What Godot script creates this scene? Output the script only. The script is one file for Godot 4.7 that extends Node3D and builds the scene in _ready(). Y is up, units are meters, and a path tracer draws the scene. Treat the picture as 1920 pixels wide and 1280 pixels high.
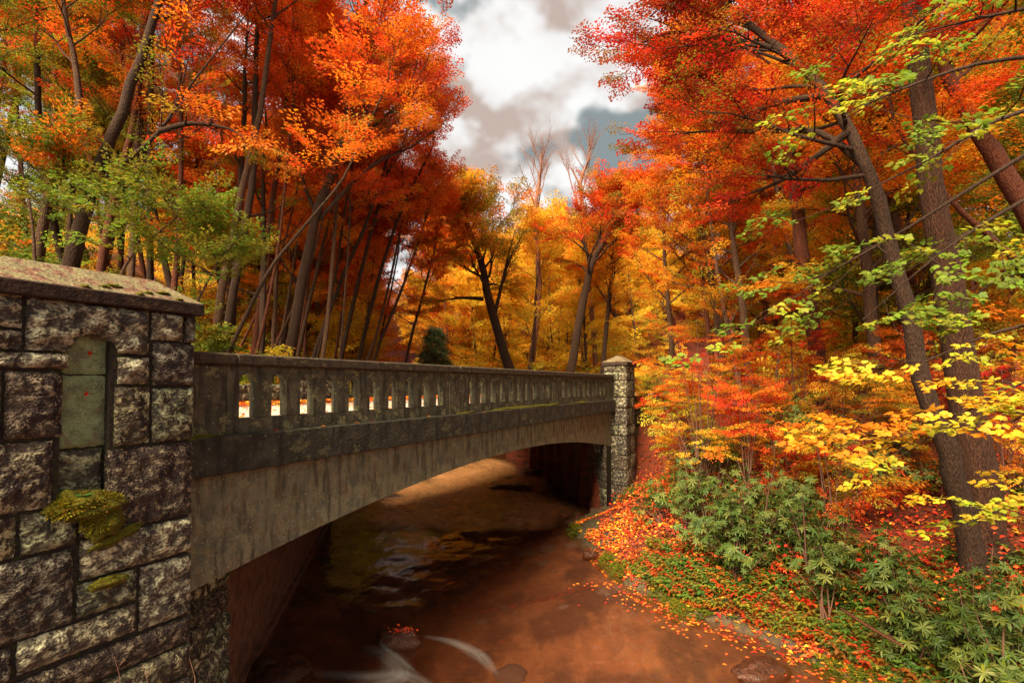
extends Node3D

# ------------------------------------------------------------------ frame of reference
# x right, y up (stream surface = 0), camera looks along -z. The bridge has a frame of its own.
const EYE := 4.84
const FOC := 950.0
var brot := atan2(0.883, 0.47)
var bpos := Vector3(-3.53, EYE, -5.7)
var bframe: Transform3D

var rng := RandomNumberGenerator.new()
var nz := FastNoiseLite.new()
var M := {}
var mesh := {}

class MB:
	var v := PackedVector3Array()
	var n := PackedVector3Array()
	var c := PackedColorArray()
	var ix := PackedInt32Array()
	var colored := false
	func tri(a: Vector3, b: Vector3, d: Vector3, col := Color.WHITE) -> void:
		var nn := (b - a).cross(d - a).normalized()
		var k := v.size()
		v.append(a); v.append(b); v.append(d)
		n.append(nn); n.append(nn); n.append(nn)
		c.append(col); c.append(col); c.append(col)
		ix.append(k); ix.append(k + 2); ix.append(k + 1)
	func quad(a: Vector3, b: Vector3, d: Vector3, e: Vector3, col := Color.WHITE) -> void:
		var nn := (d - a).cross(e - b).normalized()
		var k := v.size()
		v.append(a); v.append(b); v.append(d); v.append(e)
		for i in 4:
			n.append(nn); c.append(col)
		for q in [0, 2, 1, 0, 3, 2]:
			ix.append(k + q)
	func grid(pts: PackedVector3Array, nx: int, ny: int, col := Color.WHITE) -> void:   # nx*ny shared vertices, smooth
		var k := v.size()
		var nn := PackedVector3Array()
		nn.resize(pts.size())
		for j in ny - 1:
			for i in nx - 1:
				var a := j * nx + i
				var b := a + 1
				var d := a + nx + 1
				var e := a + nx
				var f := (pts[d] - pts[a]).cross(pts[e] - pts[b])
				nn[a] += f; nn[b] += f; nn[d] += f; nn[e] += f
				for q in [a, d, b, a, e, d]:
					ix.append(k + q)
		for i in pts.size():
			v.append(pts[i]); n.append(nn[i].normalized()); c.append(col)
	func quad_out(a: Vector3, b: Vector3, d: Vector3, e: Vector3, o: Vector3) -> void:
		if (d - a).cross(e - b).dot((a + d) / 2.0 - o) > 0: quad(a, b, d, e)
		else: quad(e, d, b, a)
	func box(lo: Vector3, hi: Vector3, bev := 0.0) -> void:
		var m := (lo + hi) / 2.0
		var h := (hi - lo) / 2.0
		var g := minf(bev, minf(h.x, minf(h.y, h.z)) * 0.9)
		var ax := [Vector3.RIGHT, Vector3.UP, Vector3.BACK]
		for i in 3:
			var u: Vector3 = ax[(i + 1) % 3] * (h[(i + 1) % 3] - g)
			var w: Vector3 = ax[(i + 2) % 3] * (h[(i + 2) % 3] - g)
			for s in [-1.0, 1.0]:
				var o: Vector3 = m + ax[i] * s * h[i]
				quad_out(o - u - w, o + u - w, o + u + w, o - u + w, m)
		if g <= 0.0: return
		for i in 3:
			var j := (i + 1) % 3
			var k := (i + 2) % 3
			for sj in [-1.0, 1.0]:
				for sk in [-1.0, 1.0]:
					var L: Vector3 = ax[i] * (h[i] - g)
					var p1: Vector3 = m + ax[j] * sj * h[j] + ax[k] * sk * (h[k] - g)
					var p2: Vector3 = m + ax[j] * sj * (h[j] - g) + ax[k] * sk * h[k]
					quad_out(p1 - L, p1 + L, p2 + L, p2 - L, m)
		for sx in [-1.0, 1.0]:
			for sy in [-1.0, 1.0]:
				for sz in [-1.0, 1.0]:
					var a := m + Vector3(sx * h.x, sy * (h.y - g), sz * (h.z - g))
					var d := m + Vector3(sx * (h.x - g), sy * h.y, sz * (h.z - g))
					var e := m + Vector3(sx * (h.x - g), sy * (h.y - g), sz * h.z)
					if (d - a).cross(e - a).dot(Vector3(sx, sy, sz)) > 0: tri(a, d, e)
					else: tri(a, e, d)
	func shear(k: float) -> void:      # x += k * (-z), flat faces get new normals
		for i in v.size(): v[i].x -= k * v[i].z
		for t in range(0, ix.size(), 3):
			var nn := (v[ix[t + 2]] - v[ix[t]]).cross(v[ix[t + 1]] - v[ix[t]]).normalized()
			for q in 3: n[ix[t + q]] = nn
	func prism(poly: PackedVector2Array, z0: float, z1: float) -> void:   # poly counter-clockwise in x,y; z1 > z0
		var t := Geometry2D.triangulate_polygon(poly)
		for i in range(0, t.size(), 3):
			var a := poly[t[i]]
			var b := poly[t[i + 1]]
			var d := poly[t[i + 2]]
			if (b - a).cross(d - a) < 0:
				var x := b
				b = d
				d = x
			tri(Vector3(a.x, a.y, z1), Vector3(b.x, b.y, z1), Vector3(d.x, d.y, z1))
			tri(Vector3(a.x, a.y, z0), Vector3(d.x, d.y, z0), Vector3(b.x, b.y, z0))
		for i in poly.size():
			var a := poly[i]
			var b := poly[(i + 1) % poly.size()]
			quad(Vector3(a.x, a.y, z0), Vector3(b.x, b.y, z0), Vector3(b.x, b.y, z1), Vector3(a.x, a.y, z1))
	func tube(pts: PackedVector3Array, rad: PackedFloat32Array, sides: int, rough := 0.0, seedv := 0) -> void:
		var k := v.size()
		var side := Vector3.RIGHT
		var m := pts.size()
		var r := RandomNumberGenerator.new()
		r.seed = seedv
		for i in m:
			var d := (pts[mini(i + 1, m - 1)] - pts[maxi(i - 1, 0)]).normalized()
			if absf(d.dot(side)) > 0.9:
				side = Vector3.BACK
			side = (side - d * d.dot(side)).normalized()
			var up := d.cross(side)
			for j in sides:
				var a := TAU * j / sides
				var o := side * cos(a) + up * sin(a)
				v.append(pts[i] + o * rad[i] * (1.0 + rough * r.randf_range(-1, 1)))
				n.append(o); c.append(Color.WHITE)
		for i in m - 1:
			for j in sides:
				var a := k + i * sides + j
				var b := k + i * sides + (j + 1) % sides
				for q in [a, b + sides, b, a, a + sides, b + sides]:
					ix.append(q)
	func done(color := false) -> ArrayMesh:
		var a := []
		a.resize(Mesh.ARRAY_MAX)
		a[Mesh.ARRAY_VERTEX] = v
		a[Mesh.ARRAY_NORMAL] = n
		if color or colored:
			a[Mesh.ARRAY_COLOR] = c
		a[Mesh.ARRAY_INDEX] = ix
		var m := ArrayMesh.new()
		m.add_surface_from_arrays(Mesh.PRIMITIVE_TRIANGLES, a)
		return m

# ------------------------------------------------------------------ naming helpers
var taken := {}
func numbered(called: String) -> String:
	taken[called] = taken.get(called, 0) + 1
	return called if taken[called] == 1 else "%s_%03d" % [called, taken[called] - 1]

func tag(o: Node3D, label: String, category: String, group := "") -> Node3D:
	o.set_meta("label", label)
	o.set_meta("category", category)
	if group: o.set_meta("group", group)
	return o

func thing(called: String, label: String, category: String, at := Transform3D(), group := "") -> Node3D:
	var o := Node3D.new()
	o.name = numbered(called)
	add_child(o)
	o.transform = at
	tag(o, label, category, group)
	return o

func part(called: String, m: Mesh, mat: Material, parent: Node, at := Transform3D()) -> MeshInstance3D:
	var o := MeshInstance3D.new()
	o.name = called
	o.mesh = m
	o.material_override = mat
	o.transform = at
	parent.add_child(o, true)
	return o

func struct(called: String, m: Mesh, mat: Material, at := Transform3D()) -> MeshInstance3D:
	var o := part(called, m, mat, self, at)
	o.set_meta("kind", "structure")
	return o

func swarm(called: String, m: Mesh, mat: Material, tf: Array, cols: PackedColorArray, parent: Node) -> MultiMeshInstance3D:
	var mm := MultiMesh.new()
	mm.transform_format = MultiMesh.TRANSFORM_3D
	mm.use_colors = true
	mm.mesh = m
	mm.instance_count = tf.size()
	var b := PackedFloat32Array()
	b.resize(tf.size() * 16)
	for i in tf.size():
		var t: Transform3D = tf[i]
		var k := i * 16
		b[k] = t.basis.x.x; b[k + 1] = t.basis.y.x; b[k + 2] = t.basis.z.x; b[k + 3] = t.origin.x
		b[k + 4] = t.basis.x.y; b[k + 5] = t.basis.y.y; b[k + 6] = t.basis.z.y; b[k + 7] = t.origin.y
		b[k + 8] = t.basis.x.z; b[k + 9] = t.basis.y.z; b[k + 10] = t.basis.z.z; b[k + 11] = t.origin.z
		b[k + 12] = cols[i].r; b[k + 13] = cols[i].g; b[k + 14] = cols[i].b; b[k + 15] = 1.0
	mm.buffer = b
	var o := MultiMeshInstance3D.new()
	o.name = called
	o.multimesh = mm
	o.material_override = mat
	o.set_meta("kind", "stuff")
	parent.add_child(o, true)
	return o

# a point of the photograph's pixel frame at a given distance along the view axis
func PX(px: float, py: float, z: float) -> Vector3:
	return Vector3((px - 960.0) / FOC * z, EYE + (720.0 - py) / FOC * z, -z)

# bridge coordinates -> world; w grows away from the camera side
func B(s: float, w: float, y: float) -> Vector3:
	return bframe * Vector3(s, y, -w)

# world x,z(depth) -> s,w
func SW(x: float, z: float) -> Vector2:
	var dx := x + 3.53
	var dz := z - 5.7
	return Vector2(dx * 0.47 + dz * 0.883, -dx * 0.883 + dz * 0.47)

func lerp_list(t: Array, z: float) -> float:
	if z <= t[0][0]: return t[0][1]
	for i in range(1, t.size()):
		if z <= t[i][0]:
			return lerpf(t[i - 1][1], t[i][1], (z - t[i - 1][0]) / (t[i][0] - t[i - 1][0]))
	return t[-1][1]

var XR := [[-15, 7.0], [-5, 6.0], [2, 5.5], [5, 5.8], [7, 6.1], [8.2, 5.9], [9.3, 5.28], [10.7, 3.83], [12.1, 3.06], [15, 2.5], [17.0, 2.2], [18.2, 2.9], [19.6, 3.28], [31, 0.85], [40, -1.5], [60, -7.0], [110, -22.0]]
var XL := [[-15, -6.0], [0, -4.2], [5.2, -3.78], [10.57, -4.9], [16.5, -6.15], [31, -9.6], [60, -18.0], [110, -34.0]]

func shore_r(x: float, z: float) -> float:      # metres inland on the right side
	return (x - lerp_list(XR, z)) * (0.72 if z > 8.0 and z < 13.0 else 0.96)

func ground(x: float, z: float) -> float:
	var dr := shore_r(x, z)
	var dl := (lerp_list(XL, z) - x) * 0.97
	var q := SW(x, z)
	var bump := nz.get_noise_2d(x * 6.0, z * 6.0) * 0.25 + nz.get_noise_2d(x * 1.6, z * 1.6) * 0.7
	if dr <= 0.0 and dl <= 0.0:
		var d := minf(-dr, -dl)
		return -0.14 - 0.75 * smoothstep(0.0, 3.6, d) + bump * 0.12 + 0.03 * maxf(0.0, z - 34.0)
	if dr > 0.0:
		var h := 0.1 + 0.5 * minf(dr, 5.5) + 0.28 * maxf(0.0, dr - 5.5) + bump * smoothstep(0.3, 3.0, dr) * 0.5
		h = minf(h, 16.0 + bump * 2.0)
		if q.y > 0.0 and q.y < 40.0 and z > 15.0:
			var back := 4.15 * smoothstep(0.3, 5.0, dr) + 0.22 * maxf(0.0, dr - 7.0)
			h = lerpf(back, h, smoothstep(12.0, 40.0, q.y))
		var clear := smoothstep(17.2, 18.8, q.x)
		if q.x > 14.5 and q.x < 18.0 and q.y > -1.2 and q.y < 0.6: h = lerpf(minf(h, 1.0), h, clear)
		var inroad := lerpf(smoothstep(0.1, 0.7, q.y), smoothstep(-3.2, -0.6, q.y), clear) * (1.0 - smoothstep(8.6, 12.0, q.y)) * smoothstep(14.9, 15.9, q.x)
		h = lerpf(h, 4.12, inroad)
		h += 0.2 * maxf(0.0, z - 60.0)
		return h
	var h2 := minf(0.2 + 0.25 * dl, 1.0)
	if q.y > 0.1:
		h2 = 4.15 * smoothstep(0.2, 4.5, dl) + 0.62 * clampf(dl - 4.5, 0.0, 26.0) + 0.2 * maxf(0.0, dl - 30.0) + bump * smoothstep(4.0, 7.0, dl)
		var inroad2 := (1.0 - smoothstep(8.4, 11.0, q.y)) * (1.0 - smoothstep(-1.3, -0.65, q.x))
		h2 = lerpf(h2, 4.12, inroad2)
		if q.x >= -0.7 and q.y < 8.8: h2 = minf(h2, 3.4)
		h2 += 0.2 * maxf(0.0, z - 60.0)
	return h2

func on_ground(x: float, z: float, up := 0.0) -> Vector3:
	return Vector3(x, ground(x, z) + up, -z)

# ------------------------------------------------------------------ textures
func noise_bytes(size: int, sd: int, freq: float, kind := 0, oct := 4) -> PackedByteArray:
	var f := FastNoiseLite.new()
	f.seed = sd
	f.frequency = freq
	if kind == 0:
		f.noise_type = FastNoiseLite.TYPE_SIMPLEX_SMOOTH
		f.fractal_octaves = oct
	else:
		f.noise_type = FastNoiseLite.TYPE_CELLULAR
		f.cellular_return_type = FastNoiseLite.RETURN_DISTANCE
		f.fractal_type = FastNoiseLite.FRACTAL_NONE
		f.cellular_jitter = 1.0
	var im := f.get_seamless_image(size, size, false, false, 0.15, true)
	im.convert(Image.FORMAT_L8)
	return im.get_data()

# base: two colours mixed by a noise; layers: [noise bytes, lo, hi, colour, strength]
func compose(size: int, base: PackedByteArray, c0: Color, c1: Color, layers: Array) -> ImageTexture:
	var out := PackedByteArray()
	out.resize(size * size * 3)
	var nl := layers.size()
	for i in size * size:
		var col := c0.lerp(c1, base[i] / 255.0)
		for k in nl:
			var L: Array = layers[k]
			var t: float = clampf((L[0][i] / 255.0 - L[1]) / (L[2] - L[1]), 0.0, 1.0) * L[4]
			if t > 0.0:
				col = col.lerp(L[3], t)
		out[i * 3] = int(clampf(col.r, 0, 1) * 255.0)
		out[i * 3 + 1] = int(clampf(col.g, 0, 1) * 255.0)
		out[i * 3 + 2] = int(clampf(col.b, 0, 1) * 255.0)
	return ImageTexture.create_from_image(Image.create_from_data(size, size, false, Image.FORMAT_RGB8, out))

func grey(size: int, b: PackedByteArray) -> ImageTexture:
	return ImageTexture.create_from_image(Image.create_from_data(size, size, false, Image.FORMAT_L8, b))

func tri_mat(tex: Texture2D, scale: Vector3, rough: float, height: Texture2D = null, hs := 0.0, offset := Vector3.ZERO, tint := Color.WHITE) -> StandardMaterial3D:
	var m := StandardMaterial3D.new()
	m.albedo_texture = tex
	m.albedo_color = tint
	m.roughness = rough
	m.uv1_triplanar = true
	m.uv1_world_triplanar = true
	m.uv1_triplanar_sharpness = 4.0
	m.uv1_scale = scale
	m.uv1_offset = offset
	m.metallic_specular = 0.4
	if height:
		m.heightmap_enabled = true
		m.heightmap_texture = height
		m.heightmap_scale = hs
	return m

func leaf_mat(rough := 0.55, trans := 1.0) -> StandardMaterial3D:
	var m := StandardMaterial3D.new()
	m.vertex_color_use_as_albedo = true
	m.roughness = rough
	m.metallic_specular = 0.35
	m.backlight_enabled = true
	m.backlight = Color(trans, trans, trans).linear_to_srgb()
	return m

func s8(r: int, g: int, b: int) -> Color:
	return Color(r / 255.0, g / 255.0, b / 255.0)

func make_materials() -> void:
	var S := 512
	var n1 := noise_bytes(S, 1, 0.010)
	var n2 := noise_bytes(S, 2, 0.030)
	var n3 := noise_bytes(S, 3, 0.09, 0, 3)
	var n4 := noise_bytes(S, 4, 0.016, 0, 5)
	var n5 := noise_bytes(S, 5, 0.022, 0, 5)
	var cell := noise_bytes(S, 6, 0.045, 1)
	var cell2 := noise_bytes(S, 7, 0.02, 1)
	var inv := PackedByteArray(); inv.resize(S * S)
	var inv2 := PackedByteArray(); inv2.resize(S * S)
	var lich := PackedByteArray(); lich.resize(S * S)
	var rel := PackedByteArray(); rel.resize(S * S)
	for i in S * S:
		inv[i] = clampi(255 - cell[i] * 2 + (n3[i] - 128) / 3, 0, 255)
		inv2[i] = clampi(255 - cell2[i] * 2 + (n3[i] - 128) / 3, 0, 255)
		lich[i] = clampi(int(n5[i] * 0.44 + n2[i] * 0.30 + n3[i] * 0.36) - 12, 0, 255)
		rel[i] = clampi(int(n2[i] * 0.5 + n3[i] * 0.5), 0, 255)
	var hgt := grey(S, rel)
	var fine := grey(S, n3)
	var streak := PackedByteArray(); streak.resize(S * S)
	for y in S:
		for x in S:
			streak[y * S + x] = n2[(absi(y - S / 2) / 5) * S + x]
	# rock-faced stone: purple-black stone under pale green-grey crusts of lichen
	var stone := compose(S, n4, s8(40, 36, 33), s8(82, 74, 64), [
		[n1, 0.55, 0.75, s8(104, 84, 70), 0.5],
		[lich, 0.475, 0.53, s8(142, 134, 104), 0.9],
		[lich, 0.55, 0.66, s8(208, 208, 174), 0.85],
		[inv, 0.84, 0.92, s8(196, 192, 152), 0.75],
		[n3, 0.62, 0.8, s8(50, 42, 36), 0.5]])
	var stone2 := compose(S, n1, s8(52, 47, 42), s8(102, 93, 77), [
		[streak, 0.5, 0.72, s8(40, 30, 30), 0.8],
		[lich, 0.53, 0.58, s8(166, 162, 120), 0.85],
		[lich, 0.60, 0.68, s8(210, 204, 176), 0.8],
		[inv, 0.80, 0.9, s8(200, 196, 158), 0.8],
		[n3, 0.60, 0.8, s8(46, 38, 34), 0.55]])
	M.stone = []
	for k in 7:
		M.stone.append(tri_mat(stone2 if k in [1, 4, 6] else stone, Vector3.ONE * [0.62, 0.7, 0.55, 0.8, 0.58, 0.66, 0.9][k], 0.92, hgt, 4.5, Vector3(0.13 + k * 0.37, k * 0.21, k * 0.47), [Color(0.98, 1.0, 1.02), Color(0.96, 0.95, 0.96), Color(0.9, 0.96, 0.92), Color(0.78, 0.78, 0.82), Color(0.98, 0.99, 0.94), Color(1.08, 1.1, 1.1), Color(0.84, 0.80, 0.82)][k]))
	var pale := compose(S, n4, s8(96, 112, 76), s8(142, 158, 114), [[n2, 0.55, 0.8, s8(92, 92, 66), 0.6], [n3, 0.6, 0.8, s8(180, 184, 150), 0.5], [n1, 0.6, 0.8, s8(96, 84, 72), 0.5]])
	M.niche = tri_mat(pale, Vector3.ONE * 0.9, 0.95, hgt, 1.6)
	M.mortar = tri_mat(compose(S, n2, s8(34, 28, 26), s8(62, 54, 46), [[n5, 0.56, 0.7, s8(52, 58, 24), 0.8]]), Vector3.ONE, 0.97, hgt, 2.0)
	# concrete
	var sparse := PackedByteArray(); sparse.resize(S * S)
	for i in S * S: sparse[i] = clampi(int(lich[i]) + (int(n1[i]) - 150) / 2, 0, 255)
	var board := PackedByteArray(); board.resize(S * S)
	for y in S:
		for x in S:
			board[y * S + x] = clampi(int(n3[y * S + x]) - 20, 0, 255) if y % 64 < 3 else (90 if (y % 64 == 3 or y % 64 == 63) else 0)
	var conc := compose(S, n4, s8(104, 100, 84), s8(146, 138, 118), [
		[n1, 0.5, 0.72, s8(92, 94, 88), 0.7],
		[board, 0.3, 0.9, s8(70, 62, 54), 0.5],
		[streak, 0.54, 0.78, s8(62, 57, 50), 0.65],
		[n5, 0.54, 0.72, s8(118, 92, 72), 0.45],
		[streak, 0.38, 0.2, s8(160, 150, 130), 0.3],
		[inv2, 0.93, 0.96, s8(176, 168, 126), 0.5],
		[inv, 0.87, 0.92, s8(198, 194, 164), 0.75],
		[sparse, 0.62, 0.70, s8(150, 142, 112), 0.5],
		[n3, 0.6, 0.85, s8(64, 56, 50), 0.45]])
	M.girder = tri_mat(conc, Vector3(0.5, 0.38, 0.5), 0.9, fine, 0.5, Vector3(0.3, 0.1, 0.7), Color(0.94, 0.97, 0.9))
	var dark := compose(S, n4, s8(46, 41, 36), s8(92, 82, 70), [
		[streak, 0.5, 0.7, s8(40, 35, 31), 0.75],
		[n1, 0.5, 0.7, s8(56, 50, 44), 0.6],
		[sparse, 0.60, 0.68, s8(140, 128, 92), 0.55],
		[inv2, 0.92, 0.95, s8(164, 152, 104), 0.6],
		[inv, 0.92, 0.96, s8(176, 166, 124), 0.55],
		[n3, 0.62, 0.85, s8(34, 30, 27), 0.5]])
	M.band = tri_mat(dark, Vector3(0.34, 0.34, 0.34), 0.92, fine, 0.8, Vector3(0.15, 0.4, 0.2), Color(0.84, 0.9, 0.86))
	M.panel = tri_mat(dark, Vector3(0.44, 0.4, 0.44), 0.92, fine, 0.8, Vector3(0.5, 0.2, 0.2), Color(1.12, 1.2, 1.1))
	M.rail = tri_mat(dark, Vector3(0.6, 0.9, 0.6), 0.92, fine, 0.8, Vector3(0.7, 0.1, 0.9), Color(0.96, 0.94, 0.86))
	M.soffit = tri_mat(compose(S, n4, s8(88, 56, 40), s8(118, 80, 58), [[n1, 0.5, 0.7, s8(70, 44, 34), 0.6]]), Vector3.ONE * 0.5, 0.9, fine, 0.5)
	var cap := compose(S, n4, s8(98, 86, 66), s8(134, 120, 92), [
		[n5, 0.5, 0.66, s8(116, 70, 60), 0.75],
		[lich, 0.58, 0.66, s8(72, 42, 36), 0.8],
		[inv, 0.84, 0.92, s8(220, 206, 170), 0.6],
		[n3, 0.62, 0.8, s8(70, 56, 46), 0.5]])
	M.cap = tri_mat(cap, Vector3.ONE * 0.55, 0.92, hgt, 1.6, Vector3(0.4, 0, 0.2), Color(0.86, 0.9, 0.84))
	M.cap_edge = tri_mat(dark, Vector3.ONE * 0.7, 0.93, hgt, 1.0, Vector3(0.2, 0.3, 0.1), Color(0.74, 0.64, 0.6))
	M.road = tri_mat(compose(S, n4, s8(146, 138, 128), s8(172, 164, 154), [[n3, 0.6, 0.85, s8(168, 160, 150), 0.5]]), Vector3.ONE * 0.6, 0.85)
	# bark
	var bk := noise_bytes(S, 11, 0.035, 0, 4)
	var bk2 := noise_bytes(S, 12, 0.012, 0, 3)
	var bark := compose(S, bk, s8(58, 46, 38), s8(132, 110, 92), [[bk2, 0.52, 0.7, s8(120, 112, 96), 0.5], [n3, 0.64, 0.8, s8(34, 26, 22), 0.5], [inv2, 0.9, 0.95, s8(150, 154, 130), 0.5]])
	var bh := grey(S, bk)
	M.bark_grey = tri_mat(bark, Vector3(2.2, 0.5, 2.2), 0.95, bh, 4.0, Vector3.ZERO, Color(0.84, 0.74, 0.66))
	M.bark_dark = tri_mat(bark, Vector3(2.2, 0.5, 2.2), 0.95, bh, 4.0, Vector3(0.3, 0.3, 0.1), Color(0.62, 0.54, 0.48))
	M.bark_red = tri_mat(bark, Vector3(2.0, 0.42, 2.0), 0.95, bh, 4.0, Vector3(0.6, 0.1, 0.4), Color(0.92, 0.62, 0.5))
	M.bark_big = tri_mat(bark, Vector3(2.6, 0.34, 2.6), 0.95, bh, 7.0, Vector3(0.2, 0.7, 0.4), Color(0.76, 0.6, 0.5))
	M.twig = StandardMaterial3D.new()
	M.twig.albedo_color = s8(92, 62, 48)
	M.twig.roughness = 0.9
	M.bleached = StandardMaterial3D.new()
	M.bleached.albedo_color = s8(122, 84, 68)
	M.bleached.roughness = 0.9
	# ground
	M.soil = tri_mat(compose(S, n2, s8(58, 24, 16), s8(124, 52, 28), [[n3, 0.55, 0.75, s8(176, 78, 28), 0.6], [inv, 0.8, 0.9, s8(150, 34, 18), 0.6], [n1, 0.55, 0.7, s8(44, 34, 16), 0.6]]), Vector3.ONE * 0.7, 0.95, hgt, 5.0)
	M.rock = tri_mat(compose(S, n4, s8(44, 34, 28), s8(88, 68, 54), [[n5, 0.5, 0.62, s8(74, 82, 30), 0.7], [n3, 0.6, 0.8, s8(40, 30, 26), 0.5]]), Vector3(0.8, 1.6, 0.8), 0.9, hgt, 4.0)
	M.wet = tri_mat(compose(S, n4, s8(44, 26, 18), s8(86, 48, 28), [[n3, 0.6, 0.8, s8(30, 18, 14), 0.5]]), Vector3.ONE * 0.9, 0.3, hgt, 3.0)
	M.bed = tri_mat(compose(S, n4, s8(72, 40, 22), s8(128, 76, 42), [[n1, 0.40, 0.65, s8(46, 27, 16), 0.75], [n2, 0.62, 0.85, s8(150, 92, 50), 0.35]]), Vector3(0.13, 0.2, 0.10), 0.9, hgt, 4.0)
	M.moss = tri_mat(compose(S, n2, s8(52, 56, 8), s8(122, 122, 18), [[n5, 0.55, 0.7, s8(110, 74, 16), 0.6]]), Vector3.ONE * 3.0, 0.98, hgt, 2.0)
	var w := StandardMaterial3D.new()
	w.transparency = BaseMaterial3D.TRANSPARENCY_ALPHA
	w.albedo_color = Color(0.34, 0.17, 0.08, 0.30)
	w.roughness = 0.13
	w.metallic_specular = 0.7
	w.uv1_triplanar = true
	w.uv1_world_triplanar = true
	w.uv1_scale = Vector3(0.14, 0.14, 0.10)
	w.heightmap_enabled = true
	w.heightmap_texture = grey(S, noise_bytes(S, 21, 0.012, 0, 4))
	w.heightmap_scale = 3.0
	M.water = w
	var f := StandardMaterial3D.new()
	f.transparency = BaseMaterial3D.TRANSPARENCY_ALPHA
	f.albedo_color = s8(206, 212, 208)
	f.vertex_color_use_as_albedo = true
	f.roughness = 0.6
	M.foam = f
	M.pebble = StandardMaterial3D.new()
	M.pebble.vertex_color_use_as_albedo = true
	M.pebble.roughness = 0.95
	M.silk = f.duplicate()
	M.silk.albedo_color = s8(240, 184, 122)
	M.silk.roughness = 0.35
	M.leaf = leaf_mat()
	M.gloss = leaf_mat(0.48, 0.5)
	M.litter = leaf_mat(0.6, 0.25)

# ------------------------------------------------------------------ leaf meshes (built once, shared)
func add_leaf(b: MB, o: Vector3, dir: Vector3, up: Vector3, ln: float, wd: float, col: Color, fold := 0.25) -> void:
	var side := dir.cross(up).normalized()
	var nup := side.cross(dir).normalized()
	var m := o + dir * ln * 0.45 - nup * ln * 0.06
	var l := m + side * wd * 0.5 + nup * wd * fold
	var r := m - side * wd * 0.5 + nup * wd * fold
	var tip := o + dir * ln - nup * ln * 0.12
	b.tri(o, tip, l, col)
	b.tri(o, r, tip, col)

func add_maple(b: MB, o: Vector3, dir: Vector3, up: Vector3, ln: float, col: Color) -> void:
	var side := dir.cross(up).normalized()
	var nup := side.cross(dir).normalized()
	var prof := [[0.0, 0.06], [0.02, 0.30], [0.16, 0.30], [0.26, 0.56], [0.40, 0.42], [0.56, 0.50], [0.54, 0.24], [0.74, 0.22], [1.0, 0.0]]
	var c0 := o + dir * ln * 0.42
	var prev := o
	for s in [1.0, -1.0]:
		prev = o
		for p in prof:
			var droop: float = -0.10 * absf(p[1]) - 0.08 * p[0]
			var q: Vector3 = o + dir * ln * p[0] + side * s * ln * p[1] + nup * ln * droop
			if s > 0: b.tri(c0, q, prev, col)
			else: b.tri(c0, prev, q, col)
			prev = q

func rv(r: RandomNumberGenerator) -> Vector3:
	return Vector3(r.randf_range(-1, 1), r.randf_range(-1, 1), r.randf_range(-1, 1))

# a flat spray of twigs and leaves about one metre long, growing along +x, upper side +y
func make_spray(sd: int, n: int, ln: float, maple := false) -> ArrayMesh:
	var r := RandomNumberGenerator.new()
	r.seed = sd
	var b := MB.new()
	var stem := [Vector3.ZERO, Vector3(0.5, 0.05, 0.04), Vector3(0.98, 0.0, -0.03)]
	b.tube(PackedVector3Array(stem), PackedFloat32Array([0.008, 0.006, 0.003]), 3)
	for i in b.c.size(): b.c[i] = Color(0.16, 0.22, 0.6)
	for k in n:
		var t := r.randf_range(0.08, 1.0)
		var s := (-1.0 if k % 2 else 1.0)
		var reach := r.randf() * 0.5 * (1.0 - absf(t - 0.45) * 1.1)
		var o := Vector3(t + reach * 0.35, 0.05 - 0.12 * reach + r.randf_range(-0.09, 0.07), s * reach)
		var d := Vector3(1.0, r.randf_range(-0.7, 0.25), s * 0.9 + r.randf_range(-0.7, 0.7)).normalized()
		var up := (Vector3.UP + rv(r) * 0.75).normalized()
		var br := r.randf_range(0.62, 1.08)
		var col := Color(br * r.randf_range(0.95, 1.05), br * r.randf_range(0.65, 1.4), br * r.randf_range(0.6, 1.2))
		var L := ln * r.randf_range(0.7, 1.25)
		if maple: add_maple(b, o, d, up, L, col)
		else: add_leaf(b, o, d, up, L, L * 0.62, col)
	return b.done(true)

func make_whorl(sd: int) -> ArrayMesh:      # rhododendron: long leathery leaves round a shoot
	var r := RandomNumberGenerator.new()
	r.seed = sd
	var b := MB.new()
	b.tube(PackedVector3Array([Vector3(0, -0.22, 0), Vector3.ZERO]), PackedFloat32Array([0.008, 0.006]), 4)
	for i in b.c.size(): b.c[i] = Color(0.9, 0.5, 0.6)
	for k in 10:
		var a := TAU * k / 10.0 + r.randf_range(-0.25, 0.25)
		var el := r.randf_range(-0.45, 0.4)
		var d := Vector3(cos(a) * cos(el), sin(el), sin(a) * cos(el))
		var L := r.randf_range(0.11, 0.19)
		var br := r.randf_range(0.7, 1.3)
		var col := Color(br, br * r.randf_range(0.9, 1.1), br)
		if r.randf() < 0.08: col = Color(5.0, 1.5, 0.3)
		var side := d.cross(Vector3.UP).normalized()
		var nu := side.cross(d).normalized()
		var p := [Vector3.ZERO, d * L * 0.35 + nu * 0.004, d * L * 0.72 - nu * L * 0.05, d * L - nu * L * 0.16]
		var wd := [0.004, L * 0.11, L * 0.115, 0.002]
		for q in 3:
			var fo := nu * 0.004
			b.quad(p[q], p[q + 1], p[q + 1] + side * wd[q + 1] + fo, p[q] + side * wd[q] + fo, col)
			b.quad(p[q] - side * wd[q] + fo, p[q + 1] - side * wd[q + 1] + fo, p[q + 1], p[q], col)
	return b.done(true)

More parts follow.
